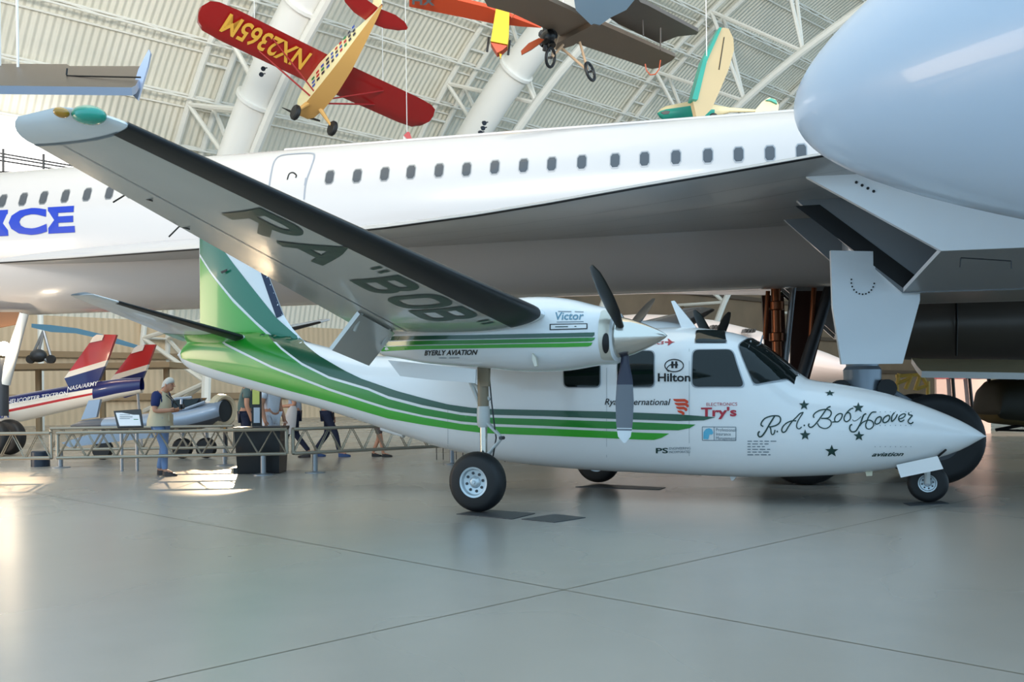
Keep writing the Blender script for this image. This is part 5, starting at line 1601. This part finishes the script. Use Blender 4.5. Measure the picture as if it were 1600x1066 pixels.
for i in range(len(rows) - 1):
    for k in range(24): mb.add([rows[i][k], rows[i][(k+1) % 24], rows[i+1][(k+1) % 24], rows[i+1][k]], [(0,1,2,3)], OL if min(k, 23 - k) >= 9 else GN)
mb.add(rows[0], [tuple(range(24))], GN); mb.build('fuselage', vi, angle=50)
for x in (1546, 1640):
    p = G(x, 684); mb = MB(); mb.lathe(Vector((p.x, Yv + .4, .18)), (.2, -1, 0), [(-.06, .03), (-.06, .14), (-.02, .18), (.02, .18), (.06, .14), (.06, .03)], RUBBER, 18); mb.build('tyre', vi)
mb = MB(); mb.tube([P(1556, 672, Yv + .4), P(1600, 664, Yv + .4)], .03, BLACK, 6); mb.tube([P(1556, 672, Yv + .4), P(1600, 673, Yv + .4)], .02, BLACK, 6); mb.build('undercarriage_strut', vi)
for x in (1545, 1590):
    mb = MB(); mb.tube([P(x, 584, Yv), P(x, 596, Yv + .5)], .03, BLACK, 6); mb.build('wing_strut', vi)
Yb = 27.0
pn = thing('banner_stand', Vector((P(1500, 640, Yb).x, Yb, 0)), 'tall pink-white panel with a red band standing behind the cream wing', 'panel')
mb = MB(); a, b = P(1461, 552, Yb), P(1545, 552, Yb); mb.box(Vector(((a.x + b.x) / 2, Yb, a.z / 2)), b.x - a.x, .12, a.z, mat('pink_white_panel', (240, 212, 204), .5)); pb = mb.build('board', pn, False)
mb = MB(); q = [P(x, y, Yb - .08) for x, y in ((1460,585),(1553,585),(1553,592),(1460,592))]; mb.slab(q, (0, 1, 0), .06, RD); mb.build('red_band', pn, False)
for a, b in (((1486,552),(1492,640)), ((1511,552),(1520,645))):
    mb = MB(); mb.tube([P(*a, Yb - .15), P(*b, Yb - .15)], .045, BLACK, 6); mb.build('dark_strap', pn)
lt = thing('lattice_frame', Vector((P(1430, 620, 24).x, 24, 0)), 'yellow lattice frame standing between the gear leg and the pink-white panel', 'frame')
YF = mat('yellow_frame_paint', (222, 186, 88), .5)
for a, b in (((1415,608),(1425,585)),((1430,610),(1438,585)),((1432,608),(1448,603)),((1400,588),(1462,584)),((1400,600),(1420,592)),((1450,618),(1450,596)),((1405,584),(1402,600)),((1438,585),(1450,603))):
    mb = MB(); mb.tube([P(*a, 24), P(*b, 24)], .05, YF, 6); mb.build('frame_tube', lt)
for x in (1402, 1450):
    mb = MB(); p = P(x, 600, 24); mb.tube([p, Vector((p.x, 24, 0))], .04, YF, 6); mb.build('leg', lt)

# ---- stage lights clamped to the arches
LB = mat('lamp_housing_black', (30, 40, 52), .4); LN = mat('lamp_lens', (150, 190, 200), .2)
for i, (x, y, wh) in enumerate(((756,192,'top'),(754,200,'middle'),(750,207,'bottom'),(411,107,'upper'),(408,116,'lower'))):
    r0 = thing('spotlight', P(x, y, 39), ('dark spotlight, %s one of three clamped to the white arch' if i < 3 else 'dark spotlight, %s one of the pair below the red wing') % wh, 'spotlight', 'spotlights on the arches')
    mb = MB(); mb.lathe(P(x, y, 39), Vector((.3, -.8, -.4)), [(-.10, .03), (-.10, .06), (0, .08), (.08, .095), (.08, .08)], LB, 16); mb.build('housing', r0)
    mb = MB(); mb.lathe(P(x, y, 39) + Vector((.3, -.8, -.4)).normalized() * .06, Vector((.3, -.8, -.4)), [(0, .08), (.01, .001)], LN, 16); mb.build('lens', r0)
    mb = MB(); mb.tube([P(x, y, 39.1), P(x + 6, y - 1, 39.6)], .03, LB, 6); mb.build('bracket', r0)
pt = thing('tail_fin', P(638, 216, 38), 'small red and white tail tip showing above the airliner roof', 'tail')
mb = MB(); q = plane_pts([(631,212),(637,206),(640,207),(645,220),(640,222)], (638,215), 38); mb.slab(q, nrm_of(q), .08, RD); mb.build('rudder', pt, False)
mb = MB(); q = plane_pts([(630,213),(640,214),(642,235),(631,235)], (638,215), 38.1); mb.slab(q, nrm_of(q), .08, LET); mb.build('fin', pt, False)
cable(pt, P(636, 210, 38.05))

# ---- catwalk at the upper left
cwk = thing('catwalk', P(30, 268, 41), 'dark railed catwalk in front of the bright glazing at the upper left', 'catwalk')
mb = MB(); a, b = P(-160, 265, 41), P(84, 276, 41); mb.tube([a, b], .14, BLACK, 6); mb.build('deck_edge', cwk)
for y0, y1 in ((232, 262), (238, 266), (246, 271)):
    mb = MB(); mb.tube([P(-160, y0 - 20, 41), P(130, y1, 41)], .035, DKSTEEL, 6); mb.build('rail', cwk)
for x in (-60, 5, 68):
    mb = MB(); mb.tube([P(x, 232 + x * .13, 41), P(x, 268 + x * .06, 41)], .05, BLACK, 6); mb.build('post', cwk)
for x in (-130, 60):
    mb = MB(); p = P(x, 270, 41.2); mb.tube([p, Vector((p.x, p.y, 0))], .12, TRUSS, 8); mb.build('column', cwk)

# ================================================================== people
def skin_geo(verts, edges, radii, sub=2, root=0):
    me = bpy.data.meshes.new('s'); me.from_pydata(verts, edges, [])
    o = bpy.data.objects.new('s', me); COL.objects.link(o)
    md = o.modifiers.new('k', 'SKIN'); md.use_smooth_shade = True
    for i, r in enumerate(radii):
        rr = r if isinstance(r, tuple) else (r, r)
        me.skin_vertices[0].data[i].radius = rr
        me.skin_vertices[0].data[i].use_root = (i == root)
    sb = o.modifiers.new('s', 'SUBSURF'); sb.levels = sub; sb.render_levels = sub
    dg = bpy.context.evaluated_depsgraph_get(); dg.update()
    m2 = bpy.data.meshes.new_from_object(o.evaluated_get(dg))
    V = [v.co.copy() for v in m2.vertices]; F = [tuple(p.vertices) for p in m2.polygons]
    bpy.data.objects.remove(o); bpy.data.meshes.remove(me); bpy.data.meshes.remove(m2)
    return V, F
SKIN = mat('skin', (196, 140, 112), .55)
def person(loc, face, scale, label, pose, cols, hair, extras=None):
    """pose: dict of joint overrides in body space (x to the person's left, y ahead, z up)"""
    root = thing('person', loc, label, 'person', None, face)
    M4 = WM[root.name]
    J = dict(pel=(0,0,.95), wai=(0,.0,1.08), che=(0,.02,1.28), nec=(0,.03,1.46), hd0=(0,.06,1.54), hd1=(0,.08,1.64), hd2=(0,.07,1.72))
    for s, n in ((1, 'l'), (-1, 'r')):
        J.update({'sh'+n: (.17*s,.02,1.40), 'el'+n: (.24*s,0,1.12), 'wr'+n: (.25*s,.08,.88), 'ha'+n: (.25*s,.11,.80),
                  'hi'+n: (.10*s,0,.90), 'kn'+n: (.11*s,.03,.50), 'an'+n: (.11*s,-.02,.09), 'to'+n: (.13*s,.14,.04)})
    J.update(pose)
    R = dict(pel=.15, wai=.14, che=(.17,.13), nec=.058, hd0=.075, hd1=.098, hd2=.07, sh=.068, el=.048, wr=.034, ha=(.045,.022), hi=.10, kn=.062, an=.042, to=.035)
    def rad(k): return R[k] if k in R else R[k[:2]]
    def W(p): return M4 @ (Vector(p) * scale)
    E = [('pel','wai'),('wai','che'),('che','nec'),('nec','hd0'),('hd0','hd1'),('hd1','hd2')]
    for n in 'lr': E += [('che','sh'+n),('sh'+n,'el'+n),('el'+n,'wr'+n),('wr'+n,'ha'+n),('pel','hi'+n),('hi'+n,'kn'+n),('kn'+n,'an'+n),('an'+n,'to'+n)]
    keys = list(J)
    def grow(E, k=1.0, extra=0.0, sub=2, rt='pel', over={}):
        ks = [x for x in keys if any(x in e for e in E)]
        rr = []
        for x in ks:
            r = over.get(x, rad(x)); r = r if isinstance(r, tuple) else (r, r)
            rr.append((r[0] * k + extra, r[1] * k + extra))
        return skin_geo([J[x] for x in ks], [(ks.index(a), ks.index(b)) for a, b in E], rr, sub, ks.index(rt) if rt in ks else 0)
    V, F = grow(E)
    mb = MB(); mb.add([W(v) for v in V], F, SKIN)
    # fingers and thumbs, nose, ears, eyes joined into the body mesh
    for n, s in (('l', 1), ('r', -1)):
        h = Vector(J['ha' + n]); d = (h - Vector(J['wr' + n])).normalized(); side = d.cross(Vector((0, 0, 1)) if abs(d.z) < .8 else Vector((0, 1, 0))).normalized()
        nrm = side.cross(d)
        for k in range(4):
            b = h + side * (k - 1.5) * .019; L = (.07, .08, .077, .06)[k]
            mb.tube([W(b), W(b + d * L * .5), W(b + d * L * .85 + nrm * .02 * -1), W(b + d * L - nrm * .035)], [.010 * scale, .0095 * scale, .009 * scale, .007 * scale], SKIN, 6)
        b = h - d * .03 + side * -.035
        mb.tube([W(b), W(b - side * .025 + d * .03), W(b - side * .03 + d * .06)], [.012 * scale, .011 * scale, .008 * scale], SKIN, 6)
    h1 = Vector(J['hd1']); h0 = Vector(J['hd0']); upv = (Vector(J['hd2']) - h0).normalized(); fw = (Vector((0, 1, 0)) - upv * upv.y).normalized(); lf = Vector((1, 0, 0))
    def head(p): return h1 + fw * p[1] + lf * p[0] + upv * p[2]
    Rm = M4.to_3x3()
    def el(c, a, b, cc, m): mb.ell(W(head(c)), Rm @ (upv * a * scale), Rm @ (lf * b * scale), Rm @ (fw * cc * scale), m, 10, 6)
    el((0, .0, 0), .118, .082, .10, SKIN); el((0, .045, -.05), .06, .055, .05, SKIN)
    mb.tube([W(head((0, .095, .015))), W(head((0, .122, -.025)))], [.008 * scale, .015 * scale], SKIN, 8)
    DKE = mat('eye_dark', (50, 36, 30), .4)
    for s in (-1, 1):
        el((.034 * s, .088, .015), .008, .014, .006, DKE); el((.083 * s, -.005, -.01), .03, .010, .018, SKIN)
    el((0, .094, -.06), .005, .022, .006, mat('lip', (150, 84, 76), .5))
    body = mb.build('body', root, angle=80)
    # clothes
    top, sleeve, trousers, shoe = cols['top'], cols.get('sleeve', .6), cols['trousers'], cols['shoe']
    def sl(n, t): a, b = Vector(J['sh' + n]), Vector(J['el' + n]); return tuple(a.lerp(b, t))
    J['slv_l'] = sl('l', sleeve); J['slv_r'] = sl('r', sleeve); R['slv_l'] = R['slv_r'] = .062
    keys = list(J)
    V, F = grow([('pel','wai'),('wai','che'),('che','shl'),('che','shr'),('shl','slv_l'),('shr','slv_r')], 1.0, .018, 2, 'che')
    mb = MB(); mb.add([W(v) for v in V], F, top); 
    mb.tube([W(Vector(J['nec']) + Vector((0, -.01, -.05))), W(Vector(J['nec']) + Vector((0, -.005, -.005)))], [.085 * scale, .072 * scale], top, 14)
    mb.build('shirt', root, angle=80)
    kl = cols.get('hem', 1.0)
    if kl < 1:
        for n in 'lr': J['hm' + n] = tuple(Vector(J['hi' + n]).lerp(Vector(J['kn' + n]), kl)); R['hm' + n] = .085
        keys = list(J); E2 = [('pel','hil'),('pel','hir'),('hil','hml'),('hir','hmr')]
    else: E2 = [('pel','hil'),('pel','hir'),('hil','knl'),('hir','knr'),('knl','anl'),('knr','anr')]
    V, F = grow(E2, .94, .014, 2, 'pel', dict(pel=.125))
    mb = MB(); mb.add([W(v) for v in V], F, trousers); mb.build('trousers' if kl == 1 else 'shorts', root, angle=80)
    for n in 'lr':
        a, t = Vector(J['an' + n]), Vector(J['to' + n]); d = (t - a); d.z = 0; d.normalize()
        c = a + d * .075; c.z = min(a.z, .09) - .045; mb = MB()
        sd = Vector((-d.y, d.x, 0)); rows = []
        for q, w, zt in ((-.10, .030, .09), (-.08, .042, .105), (-.03, .046, .10), (.03, .046, .075), (.09, .05, .055), (.14, .042, .045), (.165, .015, .03)):
            rows.append([W(c + d * q + sd * x * w + Vector((0, 0, z))) for x, z in ((-1, -.042), (1, -.042), (1, zt * .4 - .03), (.6, zt - .045), (-.6, zt - .045), (-1, zt * .4 - .03))])
        mb.grid(rows, shoe, True, True, True); mb.build('shoe', root, angle=40)
    mb = MB()
    hc, full = hair
    rows = []
    for i in range(9):
        a = math.radians(-10 + 100 * i / 8); row = []
        for k in range(18):
            b = 2 * math.pi * k / 18; front = math.sin(b)
            lift = -.06 * (1 - i / 8) * max(0, .3 - front) / 1.3 * 1.3 + .05 * max(0, front) * (1 - i / 8)
            row.append(W(head((.088 * math.cos(a) * math.cos(b), -.008 + .106 * math.cos(a) * front, 0.015 + lift + .112 * math.sin(a)))))
        rows.append(row)
    mb.grid(rows, hc, True, True, True); mb.build('hair', root, angle=80)
    if extras: extras(root, W, J, Rm)
    return root
def fabric(n, c): return mat(n, c, .85, bump=.2, bscale=60)
NAVYS = fabric('navy_shirt', (24, 40, 92)); JEANS = fabric('light_blue_denim', (122, 148, 192)); VEST = fabric('beige_vest', (206, 190, 160)); DKT = fabric('dark_blue_trousers', (30, 36, 60))
SHOE = mat('dark_leather_shoe', (34, 24, 26), .5); GREYH = mat('white_hair', (206, 200, 192), .7); BRH = mat('brown_hair', (70, 48, 34), .7)
pf = G(252, 743); sc = 0.955
def vest_and_camera(root, W, J, Rm):
    mb = MB(); rows = []
    for z, rx, ry, yo in ((.86,.25,.20,-.01),(.95,.24,.195,-.01),(1.08,.21,.17,0),(1.22,.19,.15,.02),(1.34,.175,.13,.03),(1.42,.13,.10,.03),(1.46,.085,.075,.03)):
        rows.append([W((rx * 1.04 * math.cos(2*math.pi*k/28), yo + ry * 1.04 * math.sin(2*math.pi*k/28), z)) for k in range(28)])
    mb.grid(rows, VEST, True); v = mb.build('vest', root, angle=80)
    mb = MB(); mb.box(W((0, .19, 1.0)), .14 * sc, .02, .12 * sc, VEST, Rm); mb.build('vest_pocket', v, False)
    mb = MB(); mb.tube([W((.06, -.02, 1.47)), W((.05, .16, 1.38)), W((0, .33, 1.20)), W((-.05, .16, 1.38)), W((-.06, -.02, 1.47))], .008, BLACK, 6); mb.build('neck_strap', root)
person(pf, -math.pi / 2 - .15, sc, 'white-haired man in a beige vest and light jeans looking down at a small camera', dict(
    nec=(0,.06,1.44), hd0=(0,.12,1.50), hd1=(0,.155,1.575), hd2=(0,.14,1.66),
    elr=(-.24,.02,1.12), wrr=(-.13,.25,1.13), har=(-.07,.30,1.15), ell=(.24,.02,1.12), wrl=(.13,.25,1.13), hal=(.07,.30,1.15),
    anl=(.12,.13,.09), tol=(.14,.29,.04), knl=(.11,.12,.50), anr=(-.11,-.10,.09), tor=(-.12,.07,.04), knr=(-.11,.0,.50)),
    dict(top=NAVYS, sleeve=.8, trousers=JEANS, shoe=SHOE), (GREYH, 1), vest_and_camera)
cmr = MB(); Mc = Matrix.Translation(pf) @ Matrix.Rotation(-math.pi / 2 - .15, 4, 'Z')
cp = Mc @ (Vector((0, .395, 1.19)) * sc); cmr.box(cp, .13, .03, .08, BLACK, Mc.to_3x3()); cmr.lathe(cp, Mc.to_3x3() @ Vector((0, 1, 0)), [(.015, .03), (.05, .028), (.05, .002)], DKSTEEL, 14)
tag(center_origin(cmr.build('camera_body', None, False)), 'small black camera held in the hands of the man in the beige vest', 'camera')
walkL = dict(anl=(.10,.28,.09), tol=(.11,.43,.06), knl=(.10,.20,.50), anr=(-.10,-.30,.13), tor=(-.10,-.16,.05), knr=(-.10,-.02,.50))
GRT = fabric('grey_shirt', (176, 182, 196)); TQT = fabric('turquoise_shirt', (124, 196, 200)); WHT = fabric('white_shirt', (224, 228, 238)); GGT = fabric('grey_green_shirt', (92, 110, 106)); GSH = fabric('grey_brown_shorts', (96, 84, 80))
BLS = mat('blue_trainer', (40, 70, 120), .6); BKS = mat('black_trainer', (22, 22, 24), .6)
p3 = G(462, 715); person(p3, math.pi / 2 + .1, .98, 'person in a grey shirt and dark trousers looking at a phone behind the barrier', dict(walkL,
    wrr=(-.16,.24,1.10), har=(-.12,.31,1.12), elr=(-.24,-.02,1.12), hd0=(0,.09,1.52), hd1=(0,.13,1.60), hd2=(0,.11,1.69)), dict(top=GRT, trousers=DKT, shoe=SHOE), (BRH, 1))
p2 = G(512, 714); person(p2, -math.pi / 2, .97, 'person in a turquoise shirt and dark trousers walking behind the barrier with a pale jacket', dict(walkL,
    wrl=(.18,.20,1.02), hal=(.16,.27,1.02)), dict(top=TQT, trousers=DKT, shoe=BLS), (BRH, 1))
p4 = G(424, 729); person(p4, -math.pi / 2 - .5, 1.0, 'person in a white short-sleeved shirt standing behind the black bin', dict(wrr=(-.24,.10,.90)), dict(top=WHT, trousers=WHT, shoe=BKS), (BRH, 1))
p5 = G(384, 722); person(p5, -math.pi / 2 + .4, 1.0, 'person in a grey-green shirt leaning beside the post with the yellow label', dict(
    elr=(-.22,.16,1.16), wrr=(-.14,.32,1.0), har=(-.12,.39,.96)), dict(top=GGT, trousers=DKT, shoe=BKS), (BRH, 1))
p6 = G(590, 714); person(p6, -math.pi / 2, .80, 'child in grey shorts and black trainers, upper body hidden by the striped fuselage', dict(
    anl=(.10,.16,.09), tol=(.11,.31,.04), knl=(.10,.10,.5), anr=(-.10,-.14,.09), tor=(-.10,0,.04)), dict(top=WHT, trousers=GSH, shoe=BKS, hem=.85), (BRH, 1))
JK = fabric('pale_jacket_cloth', (206, 198, 196))
mb = MB(); c = p2 + Vector((-.62, -.42, 0)); rows = []
for z, rx in ((1.12,.05),(1.05,.10),(.9,.12),(.75,.14),(.6,.15),(.52,.12)):
    rows.append([c + Vector((rx * math.cos(2*math.pi*k/14) - (1.12 - z) * .22, .06 * math.sin(2*math.pi*k/14), z * .97)) for k in range(14)])
mb.grid(rows, JK, True, True, True); tag(center_origin(mb.build('jacket', None)), 'pale jacket hanging beside the person in the turquoise shirt', 'jacket')

# ================================================================== barriers, bin, signs, mats
RAIL = mat('brushed_barrier_rail', (168, 158, 142), .35, metal=.6)
ZT, ZB = .74, .34
def barrier(a, b, label, posts, group='low lattice barriers'):
    a, b = Vector(a), Vector(b); d = (b - a).normalized(); L = (b - a).length
    r0 = thing('barrier', a, label, 'barrier', group)
    for z, nm in ((ZT, 'top_rail'), (ZB, 'bottom_rail')):
        mb = MB()
        for off in (-.035, .035): 
            n = Vector((-d.y, d.x, 0)) * off; mb.tube([a + n + UP * z, b + n + UP * z], .026, RAIL, 8)
        mb.tube([a + UP * (z), b + UP * (z)], .024, RAIL, 8)
        mb.build(nm, r0)
    mb = MB(); n = max(2, int(L / .42)); 
    for k in range(n):
        p = a + d * L * k / n; q = a + d * L * (k + 1) / n; m = (p + q) / 2
        for off in (-.03, .03):
            w = Vector((-d.y, d.x, 0)) * off
            mb.tube([p + w + UP * ZB, m + w + UP * ZT, q + w + UP * ZB], .011, RAIL, 5, False)
    o = mb.build('lattice_bracing', r0)
    for t in (0, 1):
        mb = MB(); p = a + d * L * t; mb.tube([p + UP * ZB, p + UP * ZT], .03, RAIL, 8); mb.build('end_upright', r0)
    for t in posts:
        p = a + d * L * t
        mb = MB(); mb.tube([p + UP * .01, p + UP * ZB], .045, STEEL, 12); mb.build('post', r0)
        mb = MB(); mb.lathe(p, UP, [(0, .17), (.015, .17), (.03, .06), (.03, .01)], STEEL, 20); mb.build('post_base', r0)
def Gz(px, Y): return Vector((P(px, 700, Y).x, Y, 0))
barrier(Gz(-120, 15.7), Gz(80, 15.6), 'low steel lattice barrier at the far left in front of the tail boom', (.1,))
barrier(Gz(90, 15.6), Gz(448, 15.9), 'low steel lattice barrier running between the man in the vest and the black bin', (.895,))
barrier(Gz(458, 15.95), Gz(760, 18.2), 'low steel lattice barrier passing under the tail of the striped aeroplane', (.10, .80))
barrier(Gz(80, 18.2), Gz(365, 18.2), 'second low lattice barrier farther back, before the grey jet', (.05, .95))
# bin
yb_ = G(402, 741).y; BIN = mat('black_plastic', (24, 25, 28), .45)
bn = thing('litter_bin', Gz(402, yb_ + .3), 'large tapered black bin standing behind the low barrier', 'bin')
def bq(z, k, dy): 
    h = 36 if z > .5 else 32.5
    x0, x1 = P(402 - h * k, 700, yb_).x, P(402 + h * k, 700, yb_).x
    return [Vector((x0, yb_ + dy, z)), Vector((x1, yb_ + dy, z)), Vector((x1, yb_ + .62 - dy, z)), Vector((x0, yb_ + .62 - dy, z))]
mb = MB(); mb.grid([bq(0, 1, .05), bq(.03, 1.0, .04), bq(.72, 1, 0), bq(.74, 1.03, -.02), bq(.78, 1.03, -.02)], BIN, True, True, True); mb.build('bin_body', bn, angle=20)
mb = MB(); mb.box(P(370, 741, yb_ + .3) + UP * .06, .08, .12, .1, BLACK); mb.build('wheel', bn, False)
# label post
sp = thing('sign_post', Gz(402, yb_ + .85), 'black post with a yellow label above a white one standing behind the black bin', 'sign')
mb = MB(); a = Gz(402, yb_ + .85); w = .16
mb.box(a + UP * .85, w, .08, 1.70, BLACK); mb.build('post', sp, False)
mb = MB(); q = [P(x, y, yb_ + .79) for x, y in ((394.5,607),(405.5,607),(405.5,632),(394.5,632))]; mb.slab(q, (0, 1, 0), .015, mat('lime_yellow_label', (226, 228, 120), .5)); mb.build('yellow_label', sp, False)
mb = MB(); q = [P(x, y, yb_ + .79) for x, y in ((396.5,637),(406,637),(406,661),(396.5,661))]; mb.slab(q, (0, 1, 0), .015, mat('pale_blue_label', (196, 206, 220), .4)); mb.build('white_label', sp, False)
# reading rail sign
yr = 17.0
rs = thing('information_panel', Gz(198, yr), 'framed information panel on a stand just behind the man in the vest', 'sign')
mb = MB(); q = [P(x, y, yr + (.0 if y > 650 else .15)) for x, y in ((178,643),(220,640),(224,668),(184,669))]; mb.slab(q, nrm_of(q), .04, DKSTEEL); mb.build('frame', rs, False)
mb = MB(); q = [P(x, y, yr - .03 + (.0 if y > 650 else .15)) for x, y in ((181,645.5),(217,645),(220.5,665.5),(187,666))]; mb.slab(q, nrm_of(q), .02, mat('panel_white', (232, 234, 240), .4)); f2 = mb.build('printed_face', rs, False)
mb = MB()
for k in range(5):
    q = [P(x, y, yr - .06 + .1) for x, y in ((187,648 + k * 3),(203 + (k % 2) * 4,648 + k * 3),(203 + (k % 2) * 4,648.7 + k * 3),(187,648.7 + k * 3))]; mb.slab(q, (0, 1, 0), .004, GREYINK)
q = [P(x, y, yr + .03) for x, y in ((209,655),(216,655),(216,659),(209,659))]; mb.slab(q, (0, 1, 0), .004, MIDGREEN)
mb.build('print', f2, False)
for x in (190, 214):
    mb = MB(); p = Gz(x, yr + .12); mb.tube([p, p + UP * .72], .03, STEEL, 8); mb.build('leg', rs)
yx = G(63, 729).y
mb = MB(); c = Gz(63, yx); mb.lathe(c, UP, [(0, .17), (.28, .165), (.3, .15), (.3, .01)], mat('dark_blue_box', (26, 38, 54), .4), 28)
tag(center_origin(mb.build('floor_drum', None)), 'short dark blue drum on the floor behind the barrier at the left', 'drum')
# wire stand
ws = thing('wire_stand', Gz(702, 19.0), 'thin black wire stand on the floor behind the main wheel', 'stand')
a, b, y0 = P(682, 700, 19.0).x, P(723, 700, 19.0).x, 19.0
for x in (a, a + .13, b - .13, b):
    mb = MB(); mb.tube([Vector((x, y0, 0)), Vector((x, y0, .40))], .009, BLACK, 6); mb.build('leg', ws)
mb = MB()
for z in (.40, .27): mb.tube([Vector((a, y0, z)), Vector((b, y0, z))], .009, BLACK, 6)
mb.build('cross_wire', ws)
# drip mats under the wheels
MATG = mat('speckled_metal_mat', (88, 90, 92), .5, metal=.4, var=.45, vscale=60)
def mat_obj(poly, label, rim=DKSTEEL):
    q = [G(x, y, .004) for x, y in poly]; mb = MB(); mb.slab(q, UP, .006, MATG, rim)
    tag(center_origin(mb.build('drip_mat', None, False)), label, 'mat', 'metal mats under the wheels')
mat_obj([(713,803.5),(752,796),(836,802.5),(800,811.5)], 'speckled metal mat under the large main wheel of the striped aeroplane')
mat_obj([(815,811.5),(868,803.5),(915,809),(866,816.5)], 'speckled metal mat lying alone in front of the main wheel mat')
mat_obj([(899,761),(940,757),(1040,762),(1030,765.5)], 'dark metal mat under the half-hidden far main wheel')
mat_obj([(1411,786.5),(1470,783),(1483,787),(1422,790.5)], 'small dark metal mat under the nose wheel')
